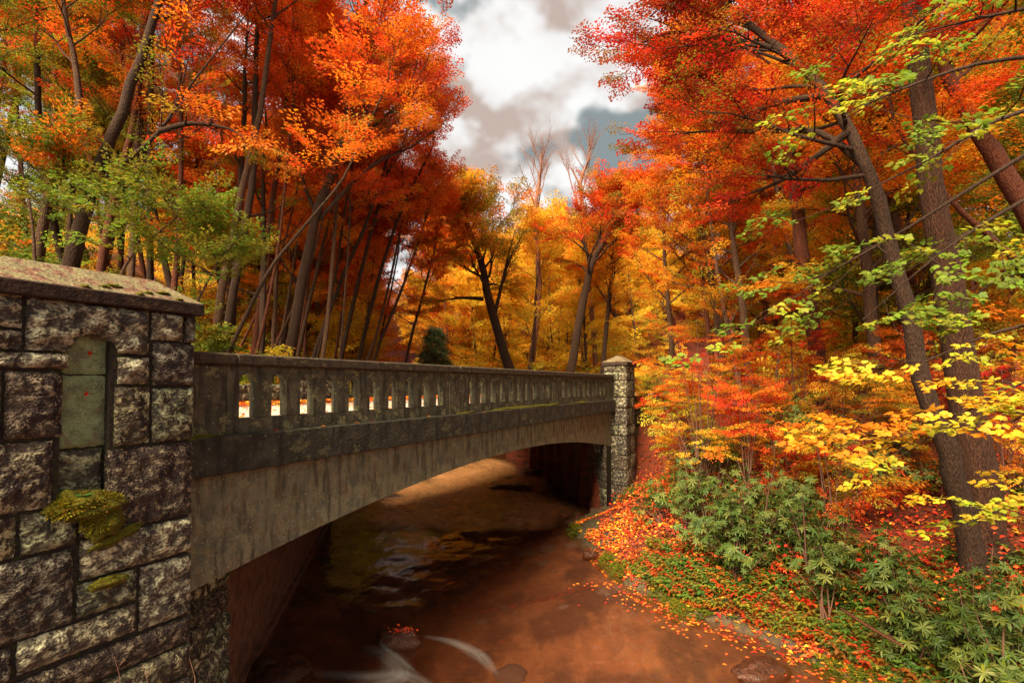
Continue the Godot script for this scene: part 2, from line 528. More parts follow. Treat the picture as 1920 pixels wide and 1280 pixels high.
func make_herb(sd: int) -> ArrayMesh:      # low compound-leaved plant, about 0.35 m
	var r := RandomNumberGenerator.new()
	r.seed = sd
	var b := MB.new()
	for k in 5:
		var a := TAU * k / 5.0 + r.randf_range(-0.4, 0.4)
		var out := Vector3(cos(a), 0, sin(a))
		var h := r.randf_range(0.10, 0.26)
		var e := out * r.randf_range(0.10, 0.22) + Vector3.UP * h
		b.tube(PackedVector3Array([Vector3.ZERO, e * 0.6 + Vector3.UP * 0.03, e]), PackedFloat32Array([0.004, 0.003, 0.002]), 3)
		for i in range(b.c.size() - 9, b.c.size()): b.c[i] = Color(1.6, 0.6, 0.6)
		for q in 7:
			var t := 0.45 + 0.09 * q
			var s := -1.0 if q % 2 else 1.0
			var d := (out * 0.6 + out.cross(Vector3.UP) * s * (0.0 if q == 6 else 1.0) + Vector3(0, r.randf_range(-0.3, 0.2), 0)).normalized()
			var br := r.randf_range(0.65, 1.3)
			add_leaf(b, e * t + Vector3.UP * 0.02, d, (Vector3.UP + rv(r) * 0.4).normalized(), r.randf_range(0.06, 0.10), 0.045, Color(br * r.randf_range(0.8, 1.3), br, br * 0.9), 0.2)
	return b.done(true)

func make_fallen(sd: int) -> ArrayMesh:
	var r := RandomNumberGenerator.new()
	r.seed = sd
	var b := MB.new()
	add_leaf(b, Vector3(-0.03, 0.006, 0), Vector3(1, 0.1, 0.0).normalized(), (Vector3.UP + rv(r) * 0.3).normalized(), 0.075, 0.05, Color.WHITE, r.randf_range(0.1, 0.5))
	return b.done(true)

# ------------------------------------------------------------------ colours of leaves (linear)
var RED := Color(0.64, 0.042, 0.014)
var CRIMSON := Color(0.42, 0.016, 0.014)
var SCARLET := Color(0.78, 0.10, 0.018)
var ORANGE := Color(0.86, 0.28, 0.02)
var AMBER := Color(0.90, 0.52, 0.035)
var YELLOW := Color(0.92, 0.72, 0.06)
var LIME := Color(0.46, 0.48, 0.04)
var GREEN := Color(0.17, 0.27, 0.03)
var DEEP := Color(0.055, 0.10, 0.022)
var OLIVE := Color(0.27, 0.25, 0.025)
var RUST := Color(0.38, 0.08, 0.018)

func pick(p: Array, r: RandomNumberGenerator) -> Color:
	var a: Color = p[r.randi() % p.size()]
	var b: Color = p[r.randi() % p.size()]
	var k := r.randf_range(0.8, 1.12)
	var m := a.lerp(b, r.randf() * 0.5)
	return Color(m.r * k, m.g * k, m.b * k)

# ------------------------------------------------------------------ trees
func smooth_path(pts: Array, per := 4) -> PackedVector3Array:
	var out := PackedVector3Array()
	for i in pts.size() - 1:
		var a: Vector3 = pts[maxi(i - 1, 0)]
		var b: Vector3 = pts[i]
		var c: Vector3 = pts[i + 1]
		var d: Vector3 = pts[mini(i + 2, pts.size() - 1)]
		for k in per:
			out.append(b.cubic_interpolate(c, a, d, float(k) / per))
	out.append(pts[-1])
	return out

func spray_at(p: Vector3, d: Vector3, sc: float, r: RandomNumberGenerator, flat := 0.5) -> Transform3D:
	var x := (d.normalized() + rv(r) * 0.35).normalized()
	x.y *= flat
	x = x.normalized()
	var up := (Vector3.UP + rv(r) * 0.35).normalized()
	var zz := x.cross(up).normalized()
	var yy := zz.cross(x).normalized()
	var k := sc * r.randf_range(0.75, 1.3)
	return Transform3D(Basis(x * k, yy * k, zz * k), p)

# o: pts (world), r (base radius), top (metres added above), limbs, from (fraction), reach, rise, sprays, size, low/high palettes, bark, mesh, extra (explicit limbs)
func tree(called: String, label: String, category: String, o: Dictionary, group := "") -> Node3D:
	var r := RandomNumberGenerator.new()
	r.seed = o.get("seed", hash(label + called + str(o.pts[0])))
	var first: Vector3 = o.pts[0]
	var nxt: Vector3 = o.pts[1]
	var gy := ground(first.x, -first.z)
	var base := Vector3(first.x, gy - 0.15, first.z)
	if first.y > gy:
		var lean := (nxt - first) / maxf(0.5, nxt.y - first.y)
		base = first - lean * (first.y - gy + 0.15) * 0.6
		base.y = ground(base.x, -base.z) - 0.15
	var line := [base]
	if first.y > gy + 0.3: line.append(first)
	for i in range(1, o.pts.size()): line.append(o.pts[i])
	var last: Vector3 = line[-1]
	var before: Vector3 = line[-2]
	var dirn := ((last - before).normalized() + Vector3.UP * 0.8).normalized()
	var topm: float = o.get("top", 4.0)
	if topm > 0:
		line.append(last + dirn * topm * 0.5 + rv(r) * topm * 0.05)
		line.append(last + (dirn + Vector3.UP * 0.4).normalized() * topm + rv(r) * topm * 0.06)
	var t := thing(called, label, category, Transform3D(Basis(), base), group)
	for i in line.size(): line[i] -= base
	var path := smooth_path(line, 4)
	var m := path.size()
	var r0: float = o.r
	var rad := PackedFloat32Array()
	for i in m:
		var f := float(i) / (m - 1)
		rad.append(maxf(0.012, r0 * (1.0 - 0.9 * pow(f, 1.15)) * (1.0 + 0.55 * exp(-f * m * 0.9))))
	for i in range(2, m): path[i] += rv(r) * r0 * 0.12
	var tb := MB.new()
	tb.tube(path, rad, 10 if r0 > 0.2 else 7, 0.06, r.randi())
	part("trunk", tb.done(), M[o.get("bark", "bark_grey")], t)
	var lb := MB.new()
	var tf: Array = []
	var cols := PackedColorArray()
	var low: Array = o.get("low", [ORANGE])
	var high: Array = o.get("high", low)
	var size: float = o.get("size", 1.0)
	var nl: int = o.get("limbs", 14)
	var from: float = o.get("from", 0.4)
	var reach: float = o.get("reach", 3.5)
	var rise: float = o.get("rise", 0.5)
	var per: int = o.get("sprays", 14)
	var H: float = maxf(1.0, path[m - 1].y)
	var limbs: Array = []
	for e in o.get("extra", []):
		var lp: Array = []
		for q in e: lp.append(q - base)
		limbs.append([smooth_path(lp, 3), r0 * 0.42])
	for i in nl:
		var f := lerpf(from, 0.99, (i + r.randf()) / nl)
		var at := f * (m - 1)
		var k := mini(int(at), m - 2)
		var p := path[k].lerp(path[k + 1], at - k)
		var az := i * 2.399 + r.randf_range(-0.4, 0.4) + r0 * 20.0
		if o.has("side") and r.randf() < 0.5:
			az = o.side + r.randf_range(-0.8, 0.8)
		var el := rise + r.randf_range(-0.25, 0.25) + 0.35 * f
		var ln := reach * (1.15 - 0.7 * (f - from) / maxf(0.01, 1.0 - from)) * r.randf_range(0.7, 1.15)
		var d := Vector3(cos(az) * cos(el), sin(el), sin(az) * cos(el))
		var lp := PackedVector3Array([p])
		for q in 5:
			d = (d + rv(r) * 0.22 + Vector3.UP * 0.03).normalized()
			lp.append(lp[-1] + d * ln / 5.0)
		limbs.append([lp, rad[k] * 0.42])
	for L in limbs:
		var lp: PackedVector3Array = L[0]
		var lr := PackedFloat32Array()
		for q in lp.size(): lr.append(maxf(0.008, L[1] * (1.0 - 0.86 * q / (lp.size() - 1.0))))
		lb.tube(lp, lr, 5, 0.05, r.randi())
		var total := 0.0
		for q in lp.size() - 1: total += lp[q].distance_to(lp[q + 1])
		var nsec := 7
		for j in nsec:
			var f := r.randf_range(0.25, 1.0)
			var at := f * (lp.size() - 1)
			var k := mini(int(at), lp.size() - 2)
			var p := lp[k].lerp(lp[k + 1], at - k)
			var d := (lp[k + 1] - lp[k]).normalized()
			d = d.rotated(Vector3.UP, (-1.0 if j % 2 else 1.0) * r.randf_range(0.4, 1.1))
			d.y += r.randf_range(-0.1, 0.35)
			d = d.normalized()
			var ln := total * r.randf_range(0.25, 0.5)
			var sp := PackedVector3Array([p])
			for q in 3:
				d = (d + rv(r) * 0.25).normalized()
				sp.append(sp[-1] + d * ln / 3.0)
			var sr := maxf(0.006, lr[k] * 0.5)
			lb.tube(sp, PackedFloat32Array([sr, sr * 0.7, sr * 0.45, 0.004]), 4)
			if o.get("bare", false):
				for q in 5:
					var tp: Vector3 = sp[1 + q % 3]
					var td := (d + rv(r) * 0.7 + Vector3.UP * 0.3).normalized()
					lb.tube(PackedVector3Array([tp, tp + td * ln * 0.25 + rv(r) * 0.03, tp + td * ln * 0.5]), PackedFloat32Array([sr * 0.4, sr * 0.3, 0.004]), 3)
			var ns := int(ceil(per / float(nsec)))
			for q in ns:
				var g := r.randf_range(0.2, 1.0) * 3.0
				var kk := mini(int(g), 2)
				var at2 := sp[kk].lerp(sp[kk + 1], g - kk) + rv(r) * 0.12
				tf.append(spray_at(at2, (sp[3] - sp[0]).rotated(Vector3.UP, r.randf_range(-0.9, 0.9)), size, r))
				var hf := clampf(at2.y / H + r.randf_range(-0.15, 0.15), 0.0, 1.0)
				cols.append(pick(high if r.randf() < smoothstep(o.get("turn0", 0.3), o.get("turn1", 0.75), hf) else low, r))
	part("branches", lb.done(), M[o.get("bark", "bark_grey")], t)
	if not o.get("bare", false):
		swarm("crown", mesh[o.get("mesh", "fine")], M.leaf, tf, cols, t)
	return t

# a shrub: stems from one root and leaves spread through a rounded volume
func shrub(called: String, label: String, category: String, at: Vector3, rad: Vector3, n: int, msh: String, sc: float, pal: Array, sd: int, group := "", mat := "leaf", whorl := false) -> Node3D:
	var r := RandomNumberGenerator.new()
	r.seed = sd
	var t := thing(called, label, category, Transform3D(Basis(), at), group)
	var sb := MB.new()
	var tf: Array = []
	var cols := PackedColorArray()
	var tips: Array = []
	for k in maxi(5, n / 12):
		var a := r.randf() * TAU
		var q := sqrt(r.randf())
		var e := Vector3(cos(a) * q * rad.x, rad.y * r.randf_range(0.45, 1.0) * sqrt(maxf(0.05, 1.0 - q * q * 0.8)), sin(a) * q * rad.z)
		var mid := Vector3(e.x * 0.35, e.y * 0.55, e.z * 0.35) + rv(r) * 0.12
		sb.tube(smooth_path([Vector3(r.randf_range(-0.1, 0.1), -0.1, r.randf_range(-0.1, 0.1)), mid, e], 3), PackedFloat32Array([0.022, 0.02, 0.018, 0.014, 0.011, 0.008, 0.005]), 4)
		tips.append([e, mid])
	for k in n:
		var T: Array = tips[k % tips.size()]
		var f := r.randf_range(0.35, 1.0)
		var p: Vector3 = T[1].lerp(T[0], f) + rv(r) * Vector3(0.3, 0.2, 0.3) * minf(1.0, rad.x)
		if p.y < 0.03: p.y = 0.05 + r.randf() * 0.1
		var d: Vector3 = (Vector3(p.x, 0.0, p.z).normalized() + rv(r) * 0.5)
		if whorl:
			var up := (Vector3.UP * 0.9 + Vector3(p.x, 0, p.z).normalized() * 0.6 + rv(r) * 0.45).normalized()
			var x := up.cross(Vector3(r.randf_range(-1, 1), 0.1, r.randf_range(-1, 1))).normalized()
			var kk := sc * r.randf_range(0.6, 1.35)
			tf.append(Transform3D(Basis(x * kk, up * kk, x.cross(up) * kk), p))
		else:
			tf.append(spray_at(p, d, sc, r, 0.6))
		cols.append(pick(pal, r))
	part("stems", sb.done(), M.twig, t)
	swarm("foliage", mesh[msh], M[mat], tf, cols, t)
	return t

# ------------------------------------------------------------------ masonry
# a rock-faced block: front face bulges towards +z from a chamfered margin, sides run back by depth; low(x) can lift its lower edge
func block(w: float, h: float, depth: float, amp: float, sd: int, nx: int, ny: int, notch := Vector3.ZERO) -> ArrayMesh:
	var r := RandomNumberGenerator.new()
	r.seed = sd
	var b := MB.new()
	var pts := PackedVector3Array()
	var ch := minf(0.028, minf(w, h) * 0.16)
	var tilt := Vector2(r.randf_range(-0.02, 0.02), r.randf_range(-0.02, 0.02))
	for j in ny:
		for i in nx:
			var u := clampf((i - 1.0) / (nx - 3.0), 0.0, 1.0)
			var q := clampf((j - 1.0) / (ny - 3.0), 0.0, 1.0)
			var ex := i == 0 or i == nx - 1
			var ey := j == 0 or j == ny - 1
			var x := lerpf(-w / 2 + ch, w / 2 - ch, u)
			if i == 0: x = -w / 2
			if i == nx - 1: x = w / 2
			var lo := -h / 2
			if notch.z > 0.0:
				var dx := x - notch.x
				if absf(dx) < notch.z: lo = maxf(lo, notch.y + sqrt(notch.z * notch.z - dx * dx))
			var y := lerpf(lo + ch, h / 2 - ch, q)
			if j == 0: y = lo
			if j == ny - 1: y = h / 2
			var z := 0.0
			if ex or ey:
				z = -ch * 0.9
			else:
				var e := minf(minf(u, 1 - u) * w, minf(q, 1 - q) * h)
				z = amp * (0.35 * smoothstep(0.0, 0.08, e) + 0.9 * nz.get_noise_3d(x * 260.0 + sd * 31.0, y * 260.0, sd * 7.0) + 0.5 * nz.get_noise_3d(x * 800.0 + sd * 11.0, y * 800.0, 3.0)) + tilt.x * u + tilt.y * q
			var wob := 0.006
			pts.append(Vector3(x + (r.randf_range(-wob, wob)), y + r.randf_range(-wob, wob), z))
	b.grid(pts, nx, ny)
	var rim: Array = []
	for i in nx: rim.append(pts[i])
	for j in range(1, ny): rim.append(pts[j * nx + nx - 1])
	for i in range(nx - 2, -1, -1): rim.append(pts[(ny - 1) * nx + i])
	for j in range(ny - 2, 0, -1): rim.append(pts[j * nx])
	for i in rim.size():
		var p: Vector3 = rim[i]
		var q: Vector3 = rim[(i + 1) % rim.size()]
		b.quad(q, p, Vector3(p.x, p.y, -depth), Vector3(q.x, q.y, -depth))
	return b.done()

var stone_seed := 0
func stone(parent: Node, frame: Transform3D, x0: float, x1: float, y0: float, y1: float, amp := 0.035, depth := 0.09, fine := true, mat: Material = null, notch := Vector3.ZERO, gap := 0.012) -> void:
	stone_seed += 1
	var w := x1 - x0 - gap * 2
	var h := y1 - y0 - gap * 2
	var nx := 6
	var ny := 5
	if fine:
		nx = clampi(int(w / 0.03) + 4, 6, 30)
		ny = clampi(int(h / 0.03) + 4, 6, 24)
	var c := Vector2((x0 + x1) / 2, (y0 + y1) / 2)
	if notch.z > 0: notch -= Vector3(c.x, c.y, 0)
	var m := block(w, h, depth, amp, stone_seed, nx, ny, notch)
	part("stone", m, mat if mat else M.stone[(stone_seed * 5 + stone_seed / 7) % 7], parent, frame * Transform3D(Basis(), Vector3(c.x, c.y, 0)))

func courses(parent: Node, frame: Transform3D, w: float, ys: Array, sd: int, fine := false, amp := 0.03) -> void:
	var r := RandomNumberGenerator.new()
	r.seed = sd
	for i in ys.size() - 1:
		var cut := r.randf_range(0.3, 0.7) * w
		if w < 0.7 and i % 3 != 0:
			stone(parent, frame, 0.0, w, ys[i + 1], ys[i], amp, 0.09, fine)
		else:
			stone(parent, frame, 0.0, cut, ys[i + 1], ys[i], amp, 0.09, fine)
			stone(parent, frame, cut, w, ys[i + 1], ys[i], amp, 0.09, fine)

func cap_mesh(x0: float, x1: float, z0: float, z1: float, y0: float, y1: float, y2: float, inset: float) -> Array:
	var e := MB.new()
	e.box(Vector3(x0, y0, z0), Vector3(x1, y1, z1), 0.012)
	var t := MB.new()
	var zc := (z0 + z1) / 2
	var g := 0.013
	var a := Vector3(x0 + g, y1, z1 - g)
	var b := Vector3(x1 - g, y1, z1 - g)
	var c := Vector3(x1 - g, y1, z0 + g)
	var d := Vector3(x0 + g, y1, z0 + g)
	var p := Vector3(x0 + inset, y2, zc)
	var q := Vector3(x1 - inset, y2, zc)
	for F in [[a, b, q, p], [c, d, p, q], [b, c, q, q], [d, a, p, p]]:
		var pts := PackedVector3Array()
		for j in 9:
			for i in 17:
				var u := i / 16.0
				var v := j / 8.0
				var lo: Vector3 = F[0].lerp(F[1], u)
				var hi: Vector3 = F[3].lerp(F[2], u)
				var s: Vector3 = lo.lerp(hi, v)
				if i > 0 and i < 16 and j > 0 and j < 8: s.y += 0.012 * nz.get_noise_3d(s.x * 300.0, s.y * 300.0, s.z * 300.0)
				pts.append(s)
		t.grid(pts, 17, 9)
	return [e.done(), t.done()]

func lump(sd: int, rad: Vector3, rough := 0.18, n := 18) -> ArrayMesh:    # a stone or cushion, flat-bottomed at y = 0 and below
	var b := MB.new()
	var pts := PackedVector3Array()
	for j in n:
		for i in n * 2 + 1:
			var a := TAU * (i % (n * 2)) / (n * 2.0)
			var e := lerpf(-PI / 2, PI / 2, j / (n - 1.0))
			var d := Vector3(cos(a) * cos(e), sin(e), -sin(a) * cos(e))
			var k := 1.0 + rough * (nz.get_noise_3d(d.x * 90.0 + sd * 40.0, d.y * 90.0, d.z * 90.0) * 1.6 + nz.get_noise_3d(d.x * 260.0 + sd * 17.0, d.y * 260.0, d.z * 260.0) * 0.7)
			pts.append(d * rad * k)
	b.grid(pts, n * 2 + 1, n)
	return b.done()

func local(f: Transform3D, right: Vector3, out: Vector3, o: Vector3) -> Transform3D:
	return f * Transform3D(Basis(right, Vector3.UP, out), o)

const SK := 1.187     # how far the crossing is skewed: metres along the bridge per metre across it
const FARW := 8.2

func arch(s: float) -> float:
	return -1.63 - 0.72 * pow((s - 7.6) / 7.9, 2.0)

func baluster_poly(s0: float, s1: float, cut_l: bool, cut_r: bool) -> PackedVector2Array:   # between two opening centres
	var p := PackedVector2Array()
	var hw := 0.11
	var spring := 0.02
	var bot := -0.41
	var top := 0.225
	if cut_l:
		for k in 7:
			var a := PI / 2 * (1.0 - k / 6.0)
			p.append(Vector2(s0 + hw * cos(a), spring + hw * sin(a)))
		p.append(Vector2(s0 + hw, bot))
	else:
		p.append(Vector2(s0, bot))
	if cut_r:
		p.append(Vector2(s1 - hw, bot))
		for k in 7:
			var a := PI / 2 * k / 6.0
			p.append(Vector2(s1 - hw * cos(a), spring + hw * sin(a)))
	else:
		p.append(Vector2(s1, bot))
	p.append(Vector2(s1, top))
	p.append(Vector2(s0, top))
	return p

func parapet(parent: Node, ds: float, w: float, outer: float) -> void:
	# outer = +1 when the road lies behind the panel (near side), -1 on the far side
	var posts := [[-0.62, 0.33], [4.87, 5.47], [9.98, 10.57], [15.1, 15.8]]
	for i in posts.size():
		var b := MB.new()
		b.box(Vector3(posts[i][0] + ds, -0.645, -w - 0.15), Vector3(posts[i][1] + ds - 0.008, 0.223, -w + 0.012), 0.008)
		part("rail_post", b.done(), M.panel, parent)
	var at := [[0.33, 4.87, 0.60], [5.47, 9.98, 5.72], [10.57, 15.1, 10.82]]
	for P in at:
		var b := MB.new()
		b.box(Vector3(P[0] + ds + 0.002, -0.645, -w - 0.13), Vector3(P[1] + ds - 0.01, -0.412, -w - 0.004), 0.006)
		part("sill", b.done(), M.panel, parent)
		var cs: Array = []
		for k in 10: cs.append(P[2] + 0.44 * k)
		for k in 11:
			var s0: float = P[0] + 0.002 if k == 0 else cs[k - 1]
			var s1: float = P[1] - 0.01 if k == 10 else cs[k]
			var bb := MB.new()
			bb.prism(baluster_poly(s0, s1, k > 0, k < 10), -0.13, 0.0)
			part("baluster", bb.done(), M.panel, parent, Transform3D(Basis(), Vector3(ds, 0, -w - 0.002)))
	var rb := MB.new()
	var cuts := [-0.62, 0.42, 5.17, 10.28, 15.84]
	for i in 4:
		var b := MB.new()
		b.box(Vector3(cuts[i] + ds + 0.003, 0.226, -w - 0.2), Vector3(cuts[i + 1] + ds - 0.003, 0.365, -w + 0.07), 0.02)
		part("handrail", b.done(), M.rail, parent)

func build_bridge() -> void:
	var t := thing("concrete_bridge", "weathered grey concrete arched road bridge with balustrade spanning the brown stream", "bridge", bframe)
	# deck with the shallow arch below, skewed with the stream
	var poly := PackedVector2Array()
	for k in 49:
		var s := lerpf(-1.5, 16.2, k / 48.0)
		poly.append(Vector2(s, arch(clampf(s, -0.35, 15.6))))
	poly.append(Vector2(16.2, -0.67))
	poly.append(Vector2(-1.5, -0.67))
	var g := MB.new()
	g.prism(poly, -FARW + 0.02, -0.4)
	g.shear(SK)
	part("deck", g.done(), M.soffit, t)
	# fascia girder, its own face and the drip edge under it
	var fp := PackedVector2Array()
	for k in 49:
		var s := lerpf(-0.5, 15.78, k / 48.0)
		fp.append(Vector2(s, arch(s) - 0.012))
	fp.append(Vector2(15.78, -0.9))
	fp.append(Vector2(-0.5, -0.9))
	var f := MB.new()
	f.prism(fp, -0.41, -0.05)
	part("arched_girder", f.done(), M.girder, t)
	var cuts := [-0.6, 5.17, 10.28, 15.79]
	for i in 3:
		var b := MB.new()
		b.box(Vector3(cuts[i] + 0.002, -1.04, -0.2), Vector3(cuts[i + 1] - 0.002, -0.6, 0.12), 0.014)
		part("ledge_band", b.done(), M.band, t)
	parapet(t, 0.0, 0.0, 1.0)
	# the far parapet across the road
	var b2 := MB.new()
	b2.box(Vector3(-0.6 + SK * FARW, -1.04, -FARW - 0.25), Vector3(15.8 + SK * FARW, -0.6, -FARW + 0.06), 0.014)
	part("ledge_band", b2.done(), M.band, t)
	parapet(t, SK * FARW, FARW, -1.0)
	# abutment walls along the stream
	for side in 2:
		var s0 := -2.2 if side == 0 else 14.85
		var s1 := -0.5 if side == 0 else 16.6
		var w0 := 1.67 if side == 0 else 0.75
		var b := MB.new()
		b.prism(PackedVector2Array([Vector2(s0, -5.6), Vector2(s1, -5.6), Vector2(s1, -1.5), Vector2(s0, -1.5)]), -FARW - 0.3, -w0)
		b.shear(SK)
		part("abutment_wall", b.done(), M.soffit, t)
		# footing ledge at the water
		var fb := MB.new()
		if side == 0: fb.prism(PackedVector2Array([Vector2(s1 - 0.05, -5.6), Vector2(s1 + 0.14, -5.6), Vector2(s1 + 0.14, -4.74), Vector2(s1 - 0.05, -4.72)]), -FARW - 0.2, -w0 - 0.02)
		else: fb.prism(PackedVector2Array([Vector2(s0 - 0.14, -5.6), Vector2(s0 + 0.05, -5.6), Vector2(s0 + 0.05, -4.66), Vector2(s0 - 0.14, -4.7)]), -FARW - 0.2, -w0 - 0.02)
		fb.shear(SK)
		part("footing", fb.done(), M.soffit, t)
	# rubble stonework under the girder at both ends, facing the stream
	var ud := Vector3(0.767, 0, -0.642).normalized()          # upstream direction in bridge axes
	for side in 2:
		var core := MB.new()
		if side == 0: core.prism(PackedVector2Array([Vector2(-2.0, -5.6), Vector2(-0.56, -5.6), Vector2(-0.56, -1.6), Vector2(-2.0, -1.6)]), -1.66, -0.06)
		else: core.prism(PackedVector2Array([Vector2(14.91, -5.6), Vector2(16.4, -5.6), Vector2(16.4, -1.6), Vector2(14.91, -1.6)]), -0.74, -0.06)
		core.shear(SK)
		part("rubble_core", core.done(), M.mortar, t)
		var fr: Transform3D
		if side == 0: fr = Transform3D(Basis(ud, Vector3.UP, ud.cross(Vector3.UP)), Vector3(-0.52 + SK * 0.06, 0, -0.06))
		else: fr = Transform3D(Basis(-ud, Vector3.UP, (-ud).cross(Vector3.UP)), Vector3(14.87 + SK * 0.74, 0, -0.74))
		var wid := 2.52 if side == 0 else 1.06
		if side == 0:
			courses(t, fr.translated_local(Vector3(1.26, 0, 0)), 1.26, [-1.7, -2.2, -2.62, -2.95, -3.4, -3.72, -4.1, -4.5, -5.0], 75, true, 0.06)
			wid = 1.26
		courses(t, fr, wid, [-2.36, -2.75, -3.05, -3.5, -3.82, -4.2, -4.6, -5.0] if side == 0 else [-2.3, -2.74, -3.2, -3.62, -3.9, -4.3, -4.62, -5.0], 71 + side, side == 0, 0.05)
	# moss along the ledge
	for p in [[-0.1, 0.4, 0.03], [7.2, 0.75, 0.05], [8.5, 1.1, 0.06], [9.9, 0.5, 0.05], [5.4, 0.35, 0.03], [12.0, 0.7, 0.04]]:
		var mo := lump(int(p[0] * 10), Vector3(p[1], p[2], 0.055), 0.5, 12)
		part("moss", mo, M.moss, t, Transform3D(Basis(), Vector3(p[0], -0.6, 0.055)))

func pier_core(t: Node, x0: float, x1: float, z0: float, z1: float, y0: float, y1: float) -> void:
	var b := MB.new()
	b.box(Vector3(x0, y0, z0), Vector3(x1, y1, z1))
	part("mortar_core", b.done(), M.mortar, t)

func build_left_pier() -> void:
	var t := thing("stone_pier", "large lichen-covered rock-faced stone pier with arched niche at the left of the bridge", "pier", bframe)
	var F := local(Transform3D(), Vector3.RIGHT, Vector3.BACK, Vector3(0, 0, 0.45))
	# the recess of the niche is left open between the cores
	pier_core(t, -1.82, -1.385, -0.32, 0.41, -5.4, 0.71)
	pier_core(t, -1.03, -0.32, -0.318, 0.408, -5.4, 0.708)
	pier_core(t, -1.384, -1.031, -0.316, 0.31, -5.4, 0.706)
	pier_core(t, -1.4, -1.02, 0.2, 0.406, -5.4, -1.1)
	pier_core(t, -1.4, -1.02, 0.2, 0.404, 0.46, 0.7)
	var L := [[-1.85, -1.64, 0.44, 0.715], [-0.71, -0.40, 0.42, 0.715], [-0.395, -0.285, 0.42, 0.715],
		[-1.85, -1.64, 0.265, 0.43], [-1.85, -1.335, 0.12, 0.262], [-0.985, -0.705, -0.01, 0.262], [-0.70, -0.285, -0.02, 0.415],
		[-1.85, -1.755, -0.45, 0.112], [-1.75, -1.365, -0.45, 0.112], [-1.005, -0.70, -0.575, -0.02], [-0.692, -0.285, -0.575, -0.03],
		[-1.85, -1.425, -1.03, -0.46], [-1.045, -0.285, -1.335, -0.585], [-1.85, -1.645, -1.38, -1.04], [-1.635, -1.25, -1.38, -1.04], [-1.245, -1.05, -1.34, -1.02],
		[-1.24, -0.285, -1.71, -1.345], [-1.85, -1.265, -2.04, -1.39], [-1.255, -0.78, -2.025, -1.72], [-0.772, -0.285, -2.335, -1.72],
		[-1.64, -0.78, -2.315, -2.04], [-1.85, -1.65, -2.335, -2.05], [-1.85, -1.65, -2.62, -2.345], [-1.64, -0.285, -2.62, -2.345],
		[-1.155, -0.285, -2.94, -2.63], [-1.85, -1.165, -2.94, -2.63], [-1.85, -1.0, -3.4, -2.95], [-0.99, -0.285, -3.4, -2.95], [-1.85, -0.285, -4.0, -3.41], [-1.85, -0.285, -4.9, -4.01]]
	for q in L:
		stone(t, F, q[0], q[1], q[2], q[3], 0.045, 0.1, q[3] > -2.9)
	stone(t, F, -1.635, -0.715, 0.268, 0.715, 0.05, 0.1, true, M.stone[0], Vector3(-1.155, 0.27, 0.17))
	# niche stones, set back
	var N := local(Transform3D(), Vector3.RIGHT, Vector3.BACK, Vector3(0, 0, 0.345))
	stone(t, N, -1.385, -0.985, 0.085, 0.47, 0.02, 0.03, true, M.niche, Vector3.ZERO, 0.004)
	stone(t, N, -1.39, -1.0, -0.565, 0.08, 0.02, 0.03, true, M.niche, Vector3.ZERO, 0.006)
	stone(t, N, -1.43, -1.04, -1.05, -0.57, 0.02, 0.03, true, M.stone[2], Vector3.ZERO, 0.006)
	var ys := [0.71, 0.42, 0.0, -0.57, -1.0, -1.34, -1.72, -2.3, -2.62, -2.95, -3.4, -4.0, -4.9]
	courses(t, local(Transform3D(), Vector3.FORWARD, Vector3.RIGHT, Vector3(-0.29, 0, 0.41)), 0.73, ys, 5, false)
	courses(t, local(Transform3D(), Vector3.BACK, Vector3.LEFT, Vector3(-1.85, 0, -0.32)), 0.73, ys, 6, false)
	courses(t, local(Transform3D(), Vector3.LEFT, Vector3.FORWARD, Vector3(-0.3, 0, -0.35)), 1.54, ys, 7, false)
	var c := cap_mesh(-1.92, -0.235, -0.4, 0.5, 0.705, 0.83, 1.075, 0.27)
	part("cap_edge", c[0], M.cap_edge, t)
	var top := part("capstone", c[1], M.cap, t)
	for k in 7:
		part("moss", lump(60 + k, Vector3(0.035 + 0.012 * (k % 3), 0.02, 0.03), 0.5, 8), M.moss, top, Transform3D(Basis(), Vector3(-1.25 + 0.13 * k + 0.03 * (k % 2), 0.845 + 0.03 * (k % 3), 0.46 - 0.05 * (k % 3))))
	# moss cushion spilling out of the foot of the niche
	var mc := part("moss_cushion", lump(3, Vector3(0.27, 0.105, 0.15), 0.35, 22), M.moss, t, Transform3D(Basis(), Vector3(-1.2, -1.06, 0.43)))
	part("moss", lump(4, Vector3(0.14, 0.15, 0.07), 0.4, 16), M.moss, t, Transform3D(Basis(), Vector3(-1.1, -1.2, 0.48)))
	part("moss", lump(8, Vector3(0.2, 0.05, 0.05), 0.4, 12), M.moss, t, Transform3D(Basis(Vector3.BACK, 0.3), Vector3(-0.98, -1.38, 0.47)))
	part("moss", lump(9, Vector3(0.15, 0.05, 0.04), 0.4, 12), M.moss, t, Transform3D(Basis(), Vector3(-1.05, -1.76, 0.48)))
	part("moss", lump(10, Vector3(0.13, 0.09, 0.1), 0.3, 12), M.moss, t, Transform3D(Basis(), Vector3(-1.28, -0.99, 0.40)))
	# tufts that break the outline of the cushion
	var r := RandomNumberGenerator.new()
	r.seed = 4
	var tb := MB.new()
	for k in 5:
		add_leaf(tb, Vector3.ZERO, (Vector3.UP + rv(r) * 0.8).normalized(), Vector3.RIGHT.rotated(Vector3.UP, k * 1.3), 0.032, 0.009, Color.WHITE)
	mesh.tuft = tb.done(true)
	var tf: Array = []
	var cols := PackedColorArray()
